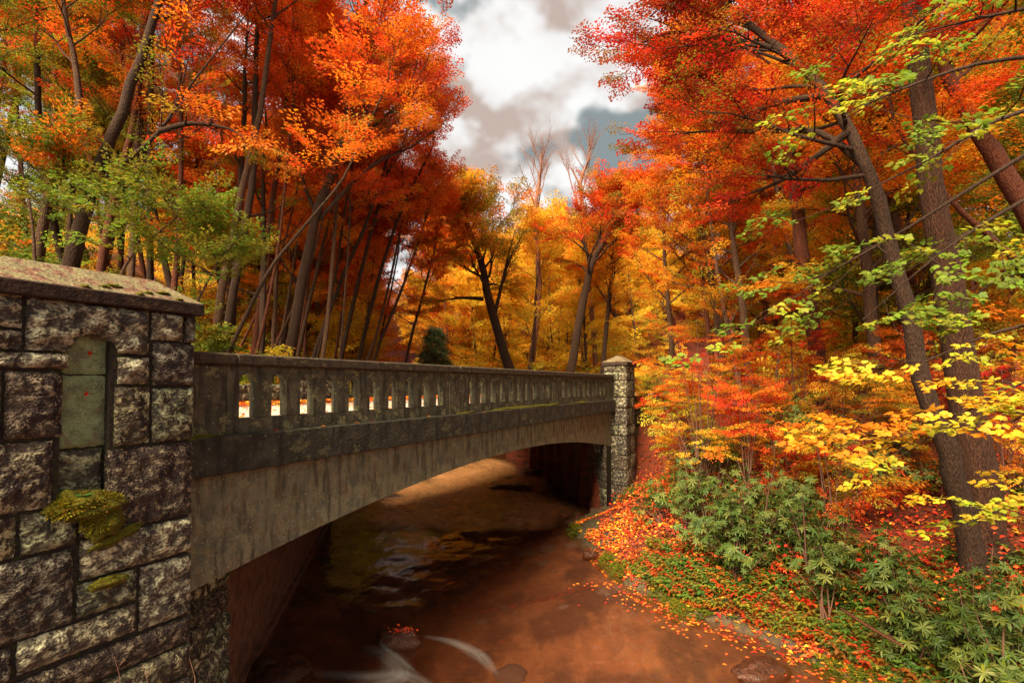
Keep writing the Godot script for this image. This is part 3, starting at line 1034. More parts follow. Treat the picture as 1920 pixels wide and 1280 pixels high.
	for k in 1500:
		var d := rv(r).normalized()
		if d.y < -0.5: d.y = -d.y
		var on := Vector3(d.x * 0.27, d.y * 0.105, d.z * 0.15) if k % 3 else Vector3(d.x * 0.14 + 0.1, d.y * 0.15 - 0.14, d.z * 0.07 + 0.05)
		tf.append(Transform3D(Basis(Quaternion(Vector3.UP, d)).scaled(Vector3.ONE * r.randf_range(0.6, 1.4)), on * r.randf_range(0.88, 1.02)))
		cols.append(pick([Color(0.22, 0.22, 0.014), Color(0.34, 0.30, 0.02), Color(0.24, 0.12, 0.015)], r))
	swarm("moss_tufts", mesh.tuft, M.litter, tf, cols, mc)
	# the rosette growing in the moss
	var p := thing("rosette_plant", "small green leafy rosette growing on the moss cushion in the pier's niche", "plant", bframe * Transform3D(Basis(), Vector3(-1.25, -0.955, 0.5)))
	for k in 9:
		var b := MB.new()
		var a := TAU * k / 9.0
		add_leaf(b, Vector3.ZERO, Vector3(cos(a), 0.3, sin(a)).normalized(), Vector3.UP, 0.075, 0.028, Color(0.08, 0.25, 0.05) if k != 7 else Color(0.5, 0.05, 0.02))
		part("leaf", b.done(true), M.leaf, p)

func build_other_piers() -> void:
	var ys := [0.73, 0.468, 0.137, -0.52, -0.925, -1.58, -1.99, -2.74, -3.3, -3.9, -4.46, -5.0]
	var spots := [[15.8, -0.55, "slim lichen-spotted stone pier at the right end of the bridge's near rail"], [15.8 + SK * FARW, FARW - 0.35, "stone pier at the far upstream end of the bridge, glimpsed under the arch"], [-0.55 - 1.35 + SK * FARW, FARW - 0.35, "pale stone pier across the road, seen through the left baluster openings"]]
	for i in 3:
		var t := thing("stone_pier", spots[i][2], "pier", bframe * Transform3D(Basis(), Vector3(spots[i][0], 0 if i == 0 else -0.58, -spots[i][1])))
		var W := 1.3
		pier_core(t, 0.04, W - 0.04, -0.86, -0.04, -5.4, 0.72)
		courses(t, local(Transform3D(), Vector3.BACK, Vector3.LEFT, Vector3(0.0, 0, -0.9)), 0.9, ys, 40 + i, i == 0, 0.035)
		# front with a narrow sunken niche
		var FR := local(Transform3D(), Vector3.RIGHT, Vector3.BACK, Vector3(0, 0, 0))
		for k in ys.size() - 1:
			if k >= 1 and k <= 4:
				stone(t, FR, 0.02, 0.45, ys[k + 1], ys[k], 0.03, 0.09, false)
				stone(t, FR, 0.85, W, ys[k + 1], ys[k], 0.03, 0.09, false)
				stone(t, local(Transform3D(), Vector3.RIGHT, Vector3.BACK, Vector3(0, 0, -0.035)), 0.44, 0.86, ys[k + 1], ys[k], 0.004, 0.02, false, M.niche)
			else:
				stone(t, FR, 0.02, 0.6 + 0.1 * (k % 3), ys[k + 1], ys[k], 0.03, 0.09, false)
				stone(t, FR, 0.6 + 0.1 * (k % 3), W, ys[k + 1], ys[k], 0.03, 0.09, false)
		courses(t, local(Transform3D(), Vector3.LEFT, Vector3.FORWARD, Vector3(W, 0, -0.9)), W, ys.slice(0, 5), 50 + i)
		courses(t, local(Transform3D(), Vector3.FORWARD, Vector3.RIGHT, Vector3(W, 0, 0)), 0.9, ys.slice(0, 6), 60 + i)
		var c := cap_mesh(-0.06, W + 0.06, -0.96, 0.06, 0.725, 0.86, 1.13, 0.42)
		part("cap_edge", c[0], M.cap_edge, t)
		part("capstone", c[1], M.cap, t)
	# low stone wing wall running left from the far pier
	var w := thing("stone_wing_wall", "low stone wall beside the road, left of the pale pier across the road", "wall", bframe * Transform3D(Basis(), Vector3(-0.55 - 1.35 + SK * FARW - 5.0, 0, -FARW + 0.3)))
	pier_core(w, 0.03, 4.96, -0.5, -0.04, -1.4, -0.03)
	for k in 3:
		for j in 8:
			var x0 := j * 0.625 + (0.2 if k % 2 else 0.0)
			stone(w, Transform3D(), maxf(0.0, x0), minf(4.97, x0 + 0.625), -0.25 * (k + 1), -0.25 * k, 0.04, 0.08, false)
	# dark retaining wall going back into the bank from the right pier
	var v := thing("retaining_wall", "dark mossy retaining wall in the bank just right of the slim pier", "wall", bframe * Transform3D(Basis(Vector3.UP, -0.35), Vector3(17.1, 0, 0.1)))
	pier_core(v, 0.0, 3.4, -0.6, -0.06, -5.2, -0.5)
	for k in 6:
		for j in 4:
			var x0 := j * 0.85 + (0.3 if k % 2 else 0.0)
			stone(v, Transform3D(), maxf(0.0, x0 - 0.3), minf(3.4, x0 + 0.55), -0.5 - 0.62 * (k + 1), -0.5 - 0.62 * k, 0.06, 0.1, false, M.rock)

# ------------------------------------------------------------------ land and water
func warped(a: float, b: float, core0: float, core1: float, step: float) -> PackedFloat32Array:
	var out := PackedFloat32Array()
	var left: Array = []
	var x := core0
	var d := step
	while x > a:
		d *= 1.12
		x -= d
		left.append(x)
	left.reverse()
	for q in left: out.append(q)
	x = core0
	while x < core1:
		out.append(x)
		x += step
	d = step
	while x < b:
		out.append(x)
		d *= 1.12
		x += d
	out.append(b)
	return out

func build_land() -> void:
	var xs := warped(-150, 150, -12, 14, 0.35)
	var zs := warped(-25, 230, 4, 24, 0.35)
	var pts := PackedVector3Array()
	for j in zs.size():
		for i in xs.size():
			pts.append(Vector3(xs[i], ground(xs[i], zs[j]), -zs[j]))
	var b := MB.new()
	b.grid(pts, xs.size(), zs.size())
	struct("ground", b.done(), M.soil)
	# sandy, rocky bed under the water
	var bp := PackedVector3Array()
	var bx := 60
	var bz := 90
	for j in bz:
		for i in bx:
			var z := lerpf(-8.0, 44.0, j / (bz - 1.0))
			var x := lerpf(lerp_list(XL, z) - 0.1, lerp_list(XR, z) - 0.1, i / (bx - 1.0))
			bp.append(Vector3(x, ground(x, z) + 0.03 + 0.05 * nz.get_noise_2d(x * 40.0, z * 40.0), -z))
	var bb := MB.new()
	bb.grid(bp, bx, bz)
	struct("stream_bed", bb.done(), M.bed)
	var wp := PackedVector3Array()
	var nx := 110
	var nzz := 240
	for j in nzz:
		for i in nx:
			var z := lerpf(-8.0, 46.0, j / (nzz - 1.0))
			var x := lerpf(lerp_list(XL, z) - 0.5, lerp_list(XR, z) + 0.4, i / (nx - 1.0))
			var y := 0.03 * nz.get_noise_2d(x * 45.0 + z * 12.0, z * 90.0) + 0.018 * nz.get_noise_2d(x * 110.0, z * 240.0)
			y += 0.05 * exp(-(pow(x + 2.0, 2) + pow(z - 10.6, 2)) * 1.2) - 0.06 * exp(-(pow(x + 2.1, 2) + pow(z - 9.2, 2)) * 1.2) + 0.02 * maxf(0.0, z - 36.0)
			wp.append(Vector3(x, y, -z))
	var wb := MB.new()
	wb.grid(wp, nx, nzz)
	struct("stream_water", wb.done(), M.water)
	var stones: Array = []
	var tints := PackedColorArray()
	var rs := RandomNumberGenerator.new()
	rs.seed = 31
	for k in 120:
		var z := rs.randf_range(4.5, 30.0)
		var u := rs.randf()
		var x := lerpf(lerp_list(XL, z) + 0.4, lerp_list(XR, z) - 0.1, 1.0 - u * u)
		var sc := rs.randf_range(0.05, 0.2) * (1.0 if rs.randf() < 0.8 else 1.5)
		stones.append(Transform3D(Basis(Vector3.UP, rs.randf() * TAU).scaled(Vector3(sc * 1.3, sc * 0.55, sc)), Vector3(x, minf(ground(x, z) + 0.02, -0.07 - sc * 0.55), -z)))
		var tn := rs.randf_range(0.25, 0.8)
		tints.append(Color(0.11 * tn, 0.06 * tn, 0.035 * tn))
	mesh.pebble = lump(41, Vector3.ONE, 0.25, 9)
	swarm("stream_stones", mesh.pebble, M.pebble, stones, tints, self)
	# road across the bridge
	var rb := MB.new()
	rb.box(Vector3(-26, -0.85, -FARW + 0.3), Vector3(60, -0.628, -0.21))
	struct("road", rb.done(), M.road, bframe)
	# silky white water behind the boulder, and pale riffles upstream
	var silk: Array = []
	var rr := RandomNumberGenerator.new()
	rr.seed = 12
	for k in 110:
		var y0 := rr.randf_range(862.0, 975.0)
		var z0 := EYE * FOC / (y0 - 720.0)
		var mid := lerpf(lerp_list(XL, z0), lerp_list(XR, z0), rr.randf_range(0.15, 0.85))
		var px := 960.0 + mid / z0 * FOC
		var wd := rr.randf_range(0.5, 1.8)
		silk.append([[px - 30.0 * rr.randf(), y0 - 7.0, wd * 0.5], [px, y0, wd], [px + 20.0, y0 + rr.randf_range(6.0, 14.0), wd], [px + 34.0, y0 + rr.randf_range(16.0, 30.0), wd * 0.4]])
	var silky := MB.new()
	for S in silk + [[[680, 1205, 0.10], [730, 1225, 0.35], [745, 1260, 0.5], [700, 1285, 0.7], [640, 1300, 0.4]], [[790, 1188, 0.08], [850, 1200, 0.22], [900, 1225, 0.26], [935, 1262, 0.1]], [[575, 1255, 0.12], [660, 1262, 0.26], [760, 1262, 0.3], [830, 1290, 0.12]], [[715, 1180, 0.05], [722, 1205, 0.14], [750, 1230, 0.12], [790, 1260, 0.05]]]:
		var c: Array = []
		var wid: Array = []
		for q in S:
			var z: float = EYE * FOC / (q[1] - 720.0)
			c.append(PX(q[0], q[1], z))
			wid.append(q[2])
		var path := smooth_path(c, 6)
		var near: bool = S[0][1] > 1100.0
		var fb := MB.new() if near else silky
		var from := fb.v.size()
		var fp := PackedVector3Array()
		var across := 15
		var m := path.size()
		for i in m:
			var d := (path[mini(i + 1, m - 1)] - path[maxi(0, i - 1)]).normalized()
			var sd := d.cross(Vector3.UP).normalized()
			var k := i / 6
			var ww: float = (0.7 if near else 0.9) * lerpf(wid[mini(k, wid.size() - 1)], wid[mini(k + 1, wid.size() - 1)], (i % 6) / 6.0)
			for j in across:
				var u := j / (across - 1.0) * 2.0 - 1.0
				fp.append(path[i] + sd * u * ww + Vector3(0, 0.03 + 0.05 * (1 - u * u) * ww, 0))
		fb.grid(fp, across, m)
		for i in m:
			for j in across:
				var u := j / (across - 1.0) * 2.0 - 1.0
				var e := sin(PI * i / (m - 1.0))
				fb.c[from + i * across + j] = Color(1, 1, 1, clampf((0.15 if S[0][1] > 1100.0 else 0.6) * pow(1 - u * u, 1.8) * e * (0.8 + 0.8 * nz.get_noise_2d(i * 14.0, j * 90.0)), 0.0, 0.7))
		if near: struct("foam", fb.done(true), M.foam)
	struct("riffles", silky.done(true), M.silk)

func rock(label: String, px: float, py: float, rad: Vector3, sd: int, sink: float, mat := "wet", turn := 0.0) -> void:
	var z: float = EYE * FOC / (py - 720.0)
	var p := PX(px, py, z)
	p.y = -sink
	var o := part(numbered("boulder"), lump(sd, rad, 0.22, 16), M[mat], self, Transform3D(Basis(Vector3.UP, turn), p))
	tag(o, label, "boulder")

func ledge_y(u: float, z: float) -> float:      # layered bedrock: thin steps that fade in and out along the shore
	var k := 0.5 + 0.5 * nz.get_noise_2d(z * 30.0, 40.0)
	return -0.14 + (0.12 + 0.3 * k) * smoothstep(0.02, 0.16, u) + 0.14 * smoothstep(0.3, 0.36, u) * k + 0.12 * smoothstep(0.6, 0.66, u) + 0.3 * u

func build_stream_things() -> void:
	rock("long dark flat rock breaking the surface under the bridge", 958, 918, Vector3(0.85, 0.3, 0.5), 11, 0.02)
	rock("small dark rock near the far abutment wall under the bridge", 1001, 890, Vector3(0.5, 0.32, 0.4), 12, 0.0)
	rock("thin sliver of rock in the bright water upstream", 950, 897, Vector3(0.6, 0.12, 0.2), 13, 0.0)
	rock("small stone beside the long flat rock under the bridge", 985, 922, Vector3(0.32, 0.18, 0.3), 14, 0.03)
	rock("low wet rock below the arch in the middle of the stream", 885, 1000, Vector3(0.4, 0.14, 0.3), 15, 0.04)
	rock("dark leaf-strewn boulder parting white water at the bottom of the photo", 752, 1196, Vector3(0.42, 0.2, 0.22), 16, 0.0)
	rock("rounded brown stone awash in the shallows near the right shore", 1420, 1244, Vector3(0.55, 0.16, 0.3), 17, 0.06, "wet", 0.4)
	rock("dark stone at the left shore below the arch's left end", 525, 1250, Vector3(0.6, 0.3, 0.5), 18, 0.1)
	rock("small brown stone lying just off the leafy rock ledge", 1105, 1036, Vector3(0.22, 0.12, 0.15), 19, 0.04)
	rock("reddish rock leaning at the tip of the leafy ledge", 1078, 975, Vector3(0.45, 0.22, 0.3), 20, 0.0)
	# leafy bedrock ledge along the right shore
	var b := MB.new()
	var pts := PackedVector3Array()
	for j in 60:
		var z := lerpf(17.9, 7.3, j / 59.0)
		for i in 14:
			var u := i / 13.0
			var x := lerp_list(XR, z) - 0.35 + u * 2.0 + 0.3 * nz.get_noise_2d(z * 60.0, 5.0) + 0.16 * nz.get_noise_2d(z * 200.0, 9.0)
			var y := ledge_y(u, z) + 0.05 * nz.get_noise_2d(x * 90.0, z * 90.0)
			pts.append(Vector3(x, y, -z))
	b.grid(pts, 14, 60)
	struct("rock_ledge", b.done(), M.rock)
	var s := MB.new()
	s.box(Vector3(-0.75, -0.1, -0.4), Vector3(0.75, 0.1, 0.4), 0.04)
	var o := part(numbered("tilted_slab"), s.done(), M.rock, self, Transform3D(Basis.from_euler(Vector3(0.2, 0.55, 0.28)), PX(1118, 972, 17.6)))
	tag(o, "tilted mossy slab of rock with orange leaves at the foot of the slim pier", "rock slab")
	var lg := MB.new()
	lg.tube(smooth_path([PX(1108, 955, 18.2), PX(1150, 964, 17.6), PX(1205, 968, 17.0)], 5), PackedFloat32Array([0.1, 0.11, 0.12, 0.13, 0.13, 0.14, 0.13, 0.13, 0.12, 0.11, 0.1]), 9, 0.08, 3)
	tag(part(numbered("fallen_log"), lg.done(), M.bark_grey, self), "short fallen log lying across the leaves below the slim pier", "log")
	var br := MB.new()
	br.tube(smooth_path([PX(1570, 1135, 8.6), PX(1620, 1168, 8.2), PX(1685, 1205, 7.8)], 4), PackedFloat32Array([0.012, 0.016, 0.02, 0.022, 0.024, 0.024, 0.022, 0.02, 0.018]), 6)
	tag(part(numbered("fallen_branch"), br.done(), M.bark_red, self), "thin red-brown branch lying in the undergrowth on the right bank", "branch")

# ------------------------------------------------------------------ plants on the banks
func build_bank() -> void:
	var r := RandomNumberGenerator.new()
	r.seed = 99
	var tf: Array = []
	var cols := PackedColorArray()
	var warm := [RED, SCARLET, ORANGE, RUST, RUST, CRIMSON, CRIMSON, AMBER, Color(0.16, 0.05, 0.02)]
	var n := 0
	while n < 26000:
		var z := r.randf_range(5.0, 21.0) if n < 19000 else r.randf_range(10.0, 60.0)
		var x := lerp_list(XR, z) + (r.randf() ** 1.5) * 9.0 - 0.4
		if n >= 19000: x = r.randf_range(-40.0, 35.0)
		var g := ground(x, z)
		n += 1
		if g < 0.02 and n >= 19000: continue
		var q := SW(x, z)
		if q.y > -0.6 and q.y < 8.5: continue
		var y := g
		if n < 19000:
			var u := (x - lerp_list(XR, z) + 0.35) / 2.0
			if z < 17.9 and z > 7.3 and u < 1.0 and u > 0.06: y = maxf(g, ledge_y(u - 0.15 * nz.get_noise_2d(z * 60.0, 5.0), z))
		tf.append(Transform3D(Basis.from_euler(Vector3(r.randf_range(-0.5, 0.5), r.randf() * TAU, r.randf_range(-0.5, 0.5))).scaled(Vector3.ONE * r.randf_range(0.8, 1.7)), Vector3(x, y + (r.randf_range(0.01, 0.06) if n % 3 else r.randf_range(0.05, 0.32) * smoothstep(0.6, 1.4, x - lerp_list(XR, z))), -z)))
		cols.append(pick(warm, r))
	for k in 5000:
		var z := r.randf_range(7.4, 17.8)
		var u := r.randf_range(0.1, 1.0)
		if nz.get_noise_2d(z * 40.0, u * 60.0) < -0.15: continue
		var x := lerp_list(XR, z) - 0.35 + u * 2.0 + 0.3 * nz.get_noise_2d(z * 60.0, 5.0) + 0.16 * nz.get_noise_2d(z * 200.0, 9.0)
		tf.append(Transform3D(Basis.from_euler(Vector3(r.randf_range(-0.4, 0.4), r.randf() * TAU, r.randf_range(-0.4, 0.4))).scaled(Vector3.ONE * r.randf_range(0.8, 1.5)), Vector3(x, maxf(ledge_y(u, z) + 0.05 * nz.get_noise_2d(x * 90.0, z * 90.0), ground(x, z)) + 0.015, -z)))
		cols.append(pick([ORANGE, SCARLET, ORANGE, RED, AMBER, RUST], r))
	for k in 1500:
		tf.append(Transform3D(Basis.from_euler(Vector3(r.randf_range(-0.3, 0.3), r.randf() * TAU, 0)).scaled(Vector3.ONE * r.randf_range(0.9, 1.5)), B(r.randf_range(0.0, 26.0), r.randf_range(0.3, FARW - 0.5), -0.615)))
		cols.append(pick([ORANGE, SCARLET, AMBER, RUST], r))
	for k in 2600:      # caught on the shrubs and herbs of the bank
		var z := r.randf_range(7.0, 17.0)
		var x := lerp_list(XR, z) + r.randf_range(0.8, 7.0)
		if SW(x, z).y > -0.8: continue
		tf.append(Transform3D(Basis.from_euler(rv(r) * 1.2).scaled(Vector3.ONE * r.randf_range(0.8, 1.5)), on_ground(x, z, r.randf_range(0.1, 0.75))))
		cols.append(pick([RED, CRIMSON, RUST, SCARLET], r))
	for k in 420:      # leaves washed into the shallows
		var z := r.randf_range(6.5, 12.5)
		var x := lerp_list(XR, z) - 0.15 - absf(r.randfn(0.0, 0.6))
		tf.append(Transform3D(Basis(Vector3.UP, r.randf() * TAU).scaled(Vector3(1, 0.4, 1) * r.randf_range(0.7, 1.3)), Vector3(x, 0.012 + 0.02 * nz.get_noise_2d(x * 45.0 + z * 12.0, z * 90.0), -z)))
		cols.append(pick([RUST, ORANGE, SCARLET, CRIMSON], r))
	for k in 40:
		var c := PX(752, 1196, EYE * FOC / 476.0)
		tf.append(Transform3D(Basis.from_euler(Vector3(r.randf_range(-0.4, 0.4), r.randf() * TAU, r.randf_range(-0.4, 0.4))), Vector3(c.x + r.randfn(0.08, 0.14), 0.19 + r.randf() * 0.03, c.z + r.randfn(0.0, 0.06))))
		cols.append(pick([RED, SCARLET, RUST, CRIMSON], r))
	# drifts of leaves against the far kerb of the road
	for k in 5000:
		var s := r.randf_range(4.0, 26.0)
		var w := FARW - 0.35 - absf(r.randfn(0.0, 0.4))
		tf.append(Transform3D(Basis.from_euler(Vector3(r.randf_range(-0.5, 0.5), r.randf() * TAU, r.randf_range(-0.5, 0.5))).scaled(Vector3.ONE * r.randf_range(0.9, 1.6)), B(s, w, -0.61 + r.randf() * 0.1)))
		cols.append(pick([ORANGE, SCARLET, AMBER, RUST], r))
	swarm("fallen_leaves", mesh.fallen, M.litter, tf, cols, self)
	# green herbs growing through the litter on the right bank
	tf = []
	cols = PackedColorArray()
	for k in 10000:
		var z := r.randf_range(5.2, 19.0)
		var d := pow(r.randf(), 1.2) * 8.0 - 0.3
		var x := lerp_list(XR, z) + 0.35 + d
		var q := SW(x, z)
		if q.y > -0.7: continue
		var dens := nz.get_noise_2d(x * 14.0 + 90.0, z * 14.0)
		if dens < r.randf() * 0.5 - 0.18 - 0.16 * smoothstep(1.0, 3.0, d): continue
		tf.append(Transform3D(Basis(Vector3.UP, r.randf() * TAU).scaled(Vector3.ONE * r.randf_range(0.5, 1.45)), on_ground(x, z, 0.02)))
		cols.append(pick([Color(0.11, 0.19, 0.025), Color(0.08, 0.2, 0.03), DEEP, GREEN, Color(0.07, 0.17, 0.035), OLIVE, RUST, RED], r))
	for k in 2600:
		var x := r.randf_range(-30.0, -5.0)
		var z := r.randf_range(14.0, 40.0)
		var q := SW(x, z)
		if q.y < 8.9 or lerp_list(XL, z) - x < 1.0: continue
		tf.append(Transform3D(Basis(Vector3.UP, r.randf() * TAU).scaled(Vector3.ONE * r.randf_range(1.2, 2.6)), on_ground(x, z, 0.02)))
		cols.append(pick([GREEN, DEEP, OLIVE], r))
	for k in 1400:      # a mossy, ferny fringe along the lip of the ledge
		var z := r.randf_range(7.4, 17.8)
		var u := r.randf_range(0.02, 0.16)
		if nz.get_noise_2d(z * 35.0, 70.0) < 0.02: continue
		var x := lerp_list(XR, z) - 0.35 + u * 2.0 + 0.3 * nz.get_noise_2d(z * 60.0, 5.0) + 0.16 * nz.get_noise_2d(z * 200.0, 9.0)
		tf.append(Transform3D(Basis(Vector3.UP, r.randf() * TAU).scaled(Vector3(0.5, 0.35, 0.5) * r.randf_range(0.6, 1.2)), Vector3(x, ledge_y(u, z), -z)))
		cols.append(pick([Color(0.10, 0.17, 0.02), OLIVE, Color(0.16, 0.2, 0.02)], r))
	swarm("ground_herbs", mesh.herb, M.leaf, tf, cols, self)
	# rhododendrons: dark leathery whorls
	var RH := [[1282, 835, 13.4, 0.95, 1.1, "rhododendron bush nearest the slim pier, its pale whorls touching the stone"], [1330, 905, 12.4, 1.0, 1.1, "low rhododendron just above the leaf-covered rock ledge"], [1420, 840, 11.6, 1.2, 1.5, "broad dark rhododendron in the middle of the right bank"], [1510, 900, 10.4, 1.0, 1.2, "rhododendron left of the two big trunks, drooping whorls over dark litter"], [1640, 820, 12.6, 1.5, 1.5, "shaded rhododendron behind the leaning dark trunk"], [1850, 1010, 7.0, 0.75, 0.9, "rhododendron shoot at the foot of the big trunk on the right edge"], [1900, 1130, 6.4, 0.8, 1.0, "large-leaved rhododendron at the lower right corner"], [1320, 730, 16.0, 1.0, 1.3, "rhododendron on the road bank behind the retaining wall"], [1500, 760, 14.0, 1.4, 1.7, "tall rhododendron under the red and orange shrubs"], [1720, 900, 14.0, 1.5, 1.2, "dark rhododendron deep in the shade between the trunks"], [1235, 900, 14.6, 0.7, 0.8, "small rhododendron crowding the foot of the slim pier"], [1380, 930, 11.0, 0.8, 0.9, "rhododendron hanging over the middle of the rock ledge"], [1340, 800, 14.4, 1.2, 1.3, "rhododendron between the red-orange shrub and the leafy ledge"], [1760, 1060, 7.8, 0.6, 0.7, "rhododendron in front of the leaning dark trunk's foot"], [1880, 1210, 5.9, 0.6, 0.8, "rhododendron filling the very corner at the lower right"], [1300, 890, 13.8, 0.8, 0.9, "rhododendron behind the one at the slim pier's foot"], [1400, 905, 12.6, 0.8, 0.9, "rhododendron at the back of the middle thicket"], [1490, 890, 12.0, 0.8, 0.9, "rhododendron right of the red-orange shrub's stems"], [1565, 960, 10.4, 0.7, 0.8, "rhododendron at the lip of the dark hollow"], [1650, 1010, 9.4, 0.7, 0.8, "rhododendron left of the fallen red-brown branch's far end"], [1700, 1100, 8.2, 0.6, 0.6, "low rhododendron beside the fallen red-brown branch"], [1540, 1050, 9.4, 0.6, 0.6, "rhododendron among herbs right of the mossy ledge"], [1850, 1090, 7.2, 0.7, 0.8, "rhododendron between the big trunk and the lower right corner"]]
	var k2 := 0
	for R in RH:
		var p := PX(R[0], R[1], R[2])
		p.y = ground(p.x, R[2])
		var top: float = EYE + (720.0 - R[1]) / FOC * R[2] + 0.35
		shrub("rhododendron", R[5], "shrub", p, Vector3(R[3], clampf(top - p.y, R[4] * 0.7, 2.4), R[3]), int((130 + 90 * (k2 % 3)) * R[3]), "whorl" if k2 % 2 else "whorl2", 0.72, [DEEP, Color(0.055, 0.10, 0.016), Color(0.085, 0.13, 0.022), Color(0.14, 0.16, 0.034)], 200 + k2, "rhododendrons on the right bank", "gloss", true)
		k2 += 1
	# bright autumn shrubs between the bridge and the big trunks
	var SH := [[1232, 700, 22.0, 1.1, 1.6, [LIME, YELLOW, OLIVE], "olive-lime shrub on the road verge directly behind the slim pier"], [1216, 702, 21.6, 0.8, 1.2, [YELLOW, LIME, ORANGE], "small yellow shrub at the road verge touching the slim pier"], [1240, 700, 24.0, 0.9, 1.2, [AMBER, ORANGE, LIME], "small amber shrub on the road verge beyond the slim pier"], [1262, 700, 26.5, 1.0, 1.2, [ORANGE, YELLOW, OLIVE], "orange-yellow shrub farther along the road verge"], [1285, 702, 23.0, 1.1, 1.2, [SCARLET, ORANGE, AMBER], "scarlet verge shrub right of the small amber one"], [1310, 650, 17.5, 1.4, 2.4, [SCARLET, ORANGE, RED], "red and orange shrub rising just right of the slim pier's cap"], [1320, 620, 15.0, 1.4, 2.8, [SCARLET, ORANGE, AMBER], "tall orange-red shrub over the middle of the right bank"], [1400, 690, 13.4, 1.3, 2.2, [ORANGE, RED, SCARLET], "red-orange leaved shrub above the broad rhododendron"], [1500, 640, 15.0, 1.6, 2.6, [YELLOW, LIME, ORANGE, RED], "yellow-green and red shrub in front of the pinkish trunk"], [1590, 690, 13.0, 1.4, 2.2, [ORANGE, AMBER, OLIVE], "orange and olive shrub left of the leaning dark trunk"], [1305, 750, 14.6, 1.1, 1.4, [YELLOW, AMBER, LIME], "low yellow shrub beside the retaining wall"], [1890, 640, 11.0, 1.3, 2.4, [RED, CRIMSON, RUST], "deep red shrub at the right edge behind the big trunk"], [1450, 560, 19.0, 1.9, 3.4, [SCARLET, RED, ORANGE], "scarlet sapling thicket over the yellow-green shrub"], [1285, 690, 20.5, 1.3, 1.9, [LIME, YELLOW, GREEN], "lime green shrub behind the slim pier"], [1700, 620, 15.5, 1.5, 2.6, [ORANGE, SCARLET, RUST], "rust and orange shrub between the two big trunks"], [1560, 800, 11.4, 0.9, 1.4, [AMBER, OLIVE, ORANGE], "thin amber shrub above the dark hollow"]]
	k2 = 0
	for R in SH:
		var p := PX(R[0], R[1], R[2])
		p.y = ground(p.x, R[2])
		var top: float = EYE + (720.0 - R[1]) / FOC * R[2] + 0.4
		shrub("autumn_shrub", R[6], "shrub", p, Vector3(R[3] * 1.15, maxf(R[4] * 0.6, top - p.y) * 1.12, R[3] * 1.15), int(78 * R[3]), "fine" if R[2] > 12.0 else "fine2", 0.5, R[5], 300 + k2, "autumn shrubs on the right bank")
		k2 += 1
	# green undergrowth behind the left pier and along the left road edge
	var UG := [[250, 560, 15.5, 1.7, 1.8, [GREEN, OLIVE, DEEP], "dark green bush behind the left pier's capstone"], [330, 560, 17.0, 1.7, 1.8, [GREEN, LIME, OLIVE], "mid green bush over the right end of the left pier"], [400, 600, 15.4, 1.2, 1.8, [LIME, GREEN, YELLOW], "pale yellow-green bush where the rail meets the left pier"], [480, 640, 17.5, 1.3, 1.3, [LIME, YELLOW, GREEN], "low yellow-green bush above the first baluster openings"], [560, 650, 21.0, 1.6, 1.4, [OLIVE, GREEN, AMBER], "olive bush at the foot of the orange-red tree"], [100, 500, 14.5, 1.8, 2.0, [DEEP, GREEN], "shadowed bush above the left end of the pier"], [650, 655, 25.0, 1.8, 1.6, [OLIVE, LIME, AMBER], "olive and amber bush above the middle of the first rail panel"], [740, 665, 28.0, 2.0, 1.8, [AMBER, OLIVE, LIME], "amber bush above the second rail post"]]
	k2 = 0
	for R in UG:
		var p := PX(R[0], R[1], R[2])
		p.y = ground(p.x, R[2])
		var top: float = EYE + (720.0 - R[1]) / FOC * R[2] + 0.3
		shrub("green_bush", R[6], "shrub", p, Vector3(R[3], maxf(1.0, top - p.y), R[3]), int(100 * R[3]), "fine2", 0.8, R[5], 400 + k2, "bushes beyond the road on the left")
		k2 += 1

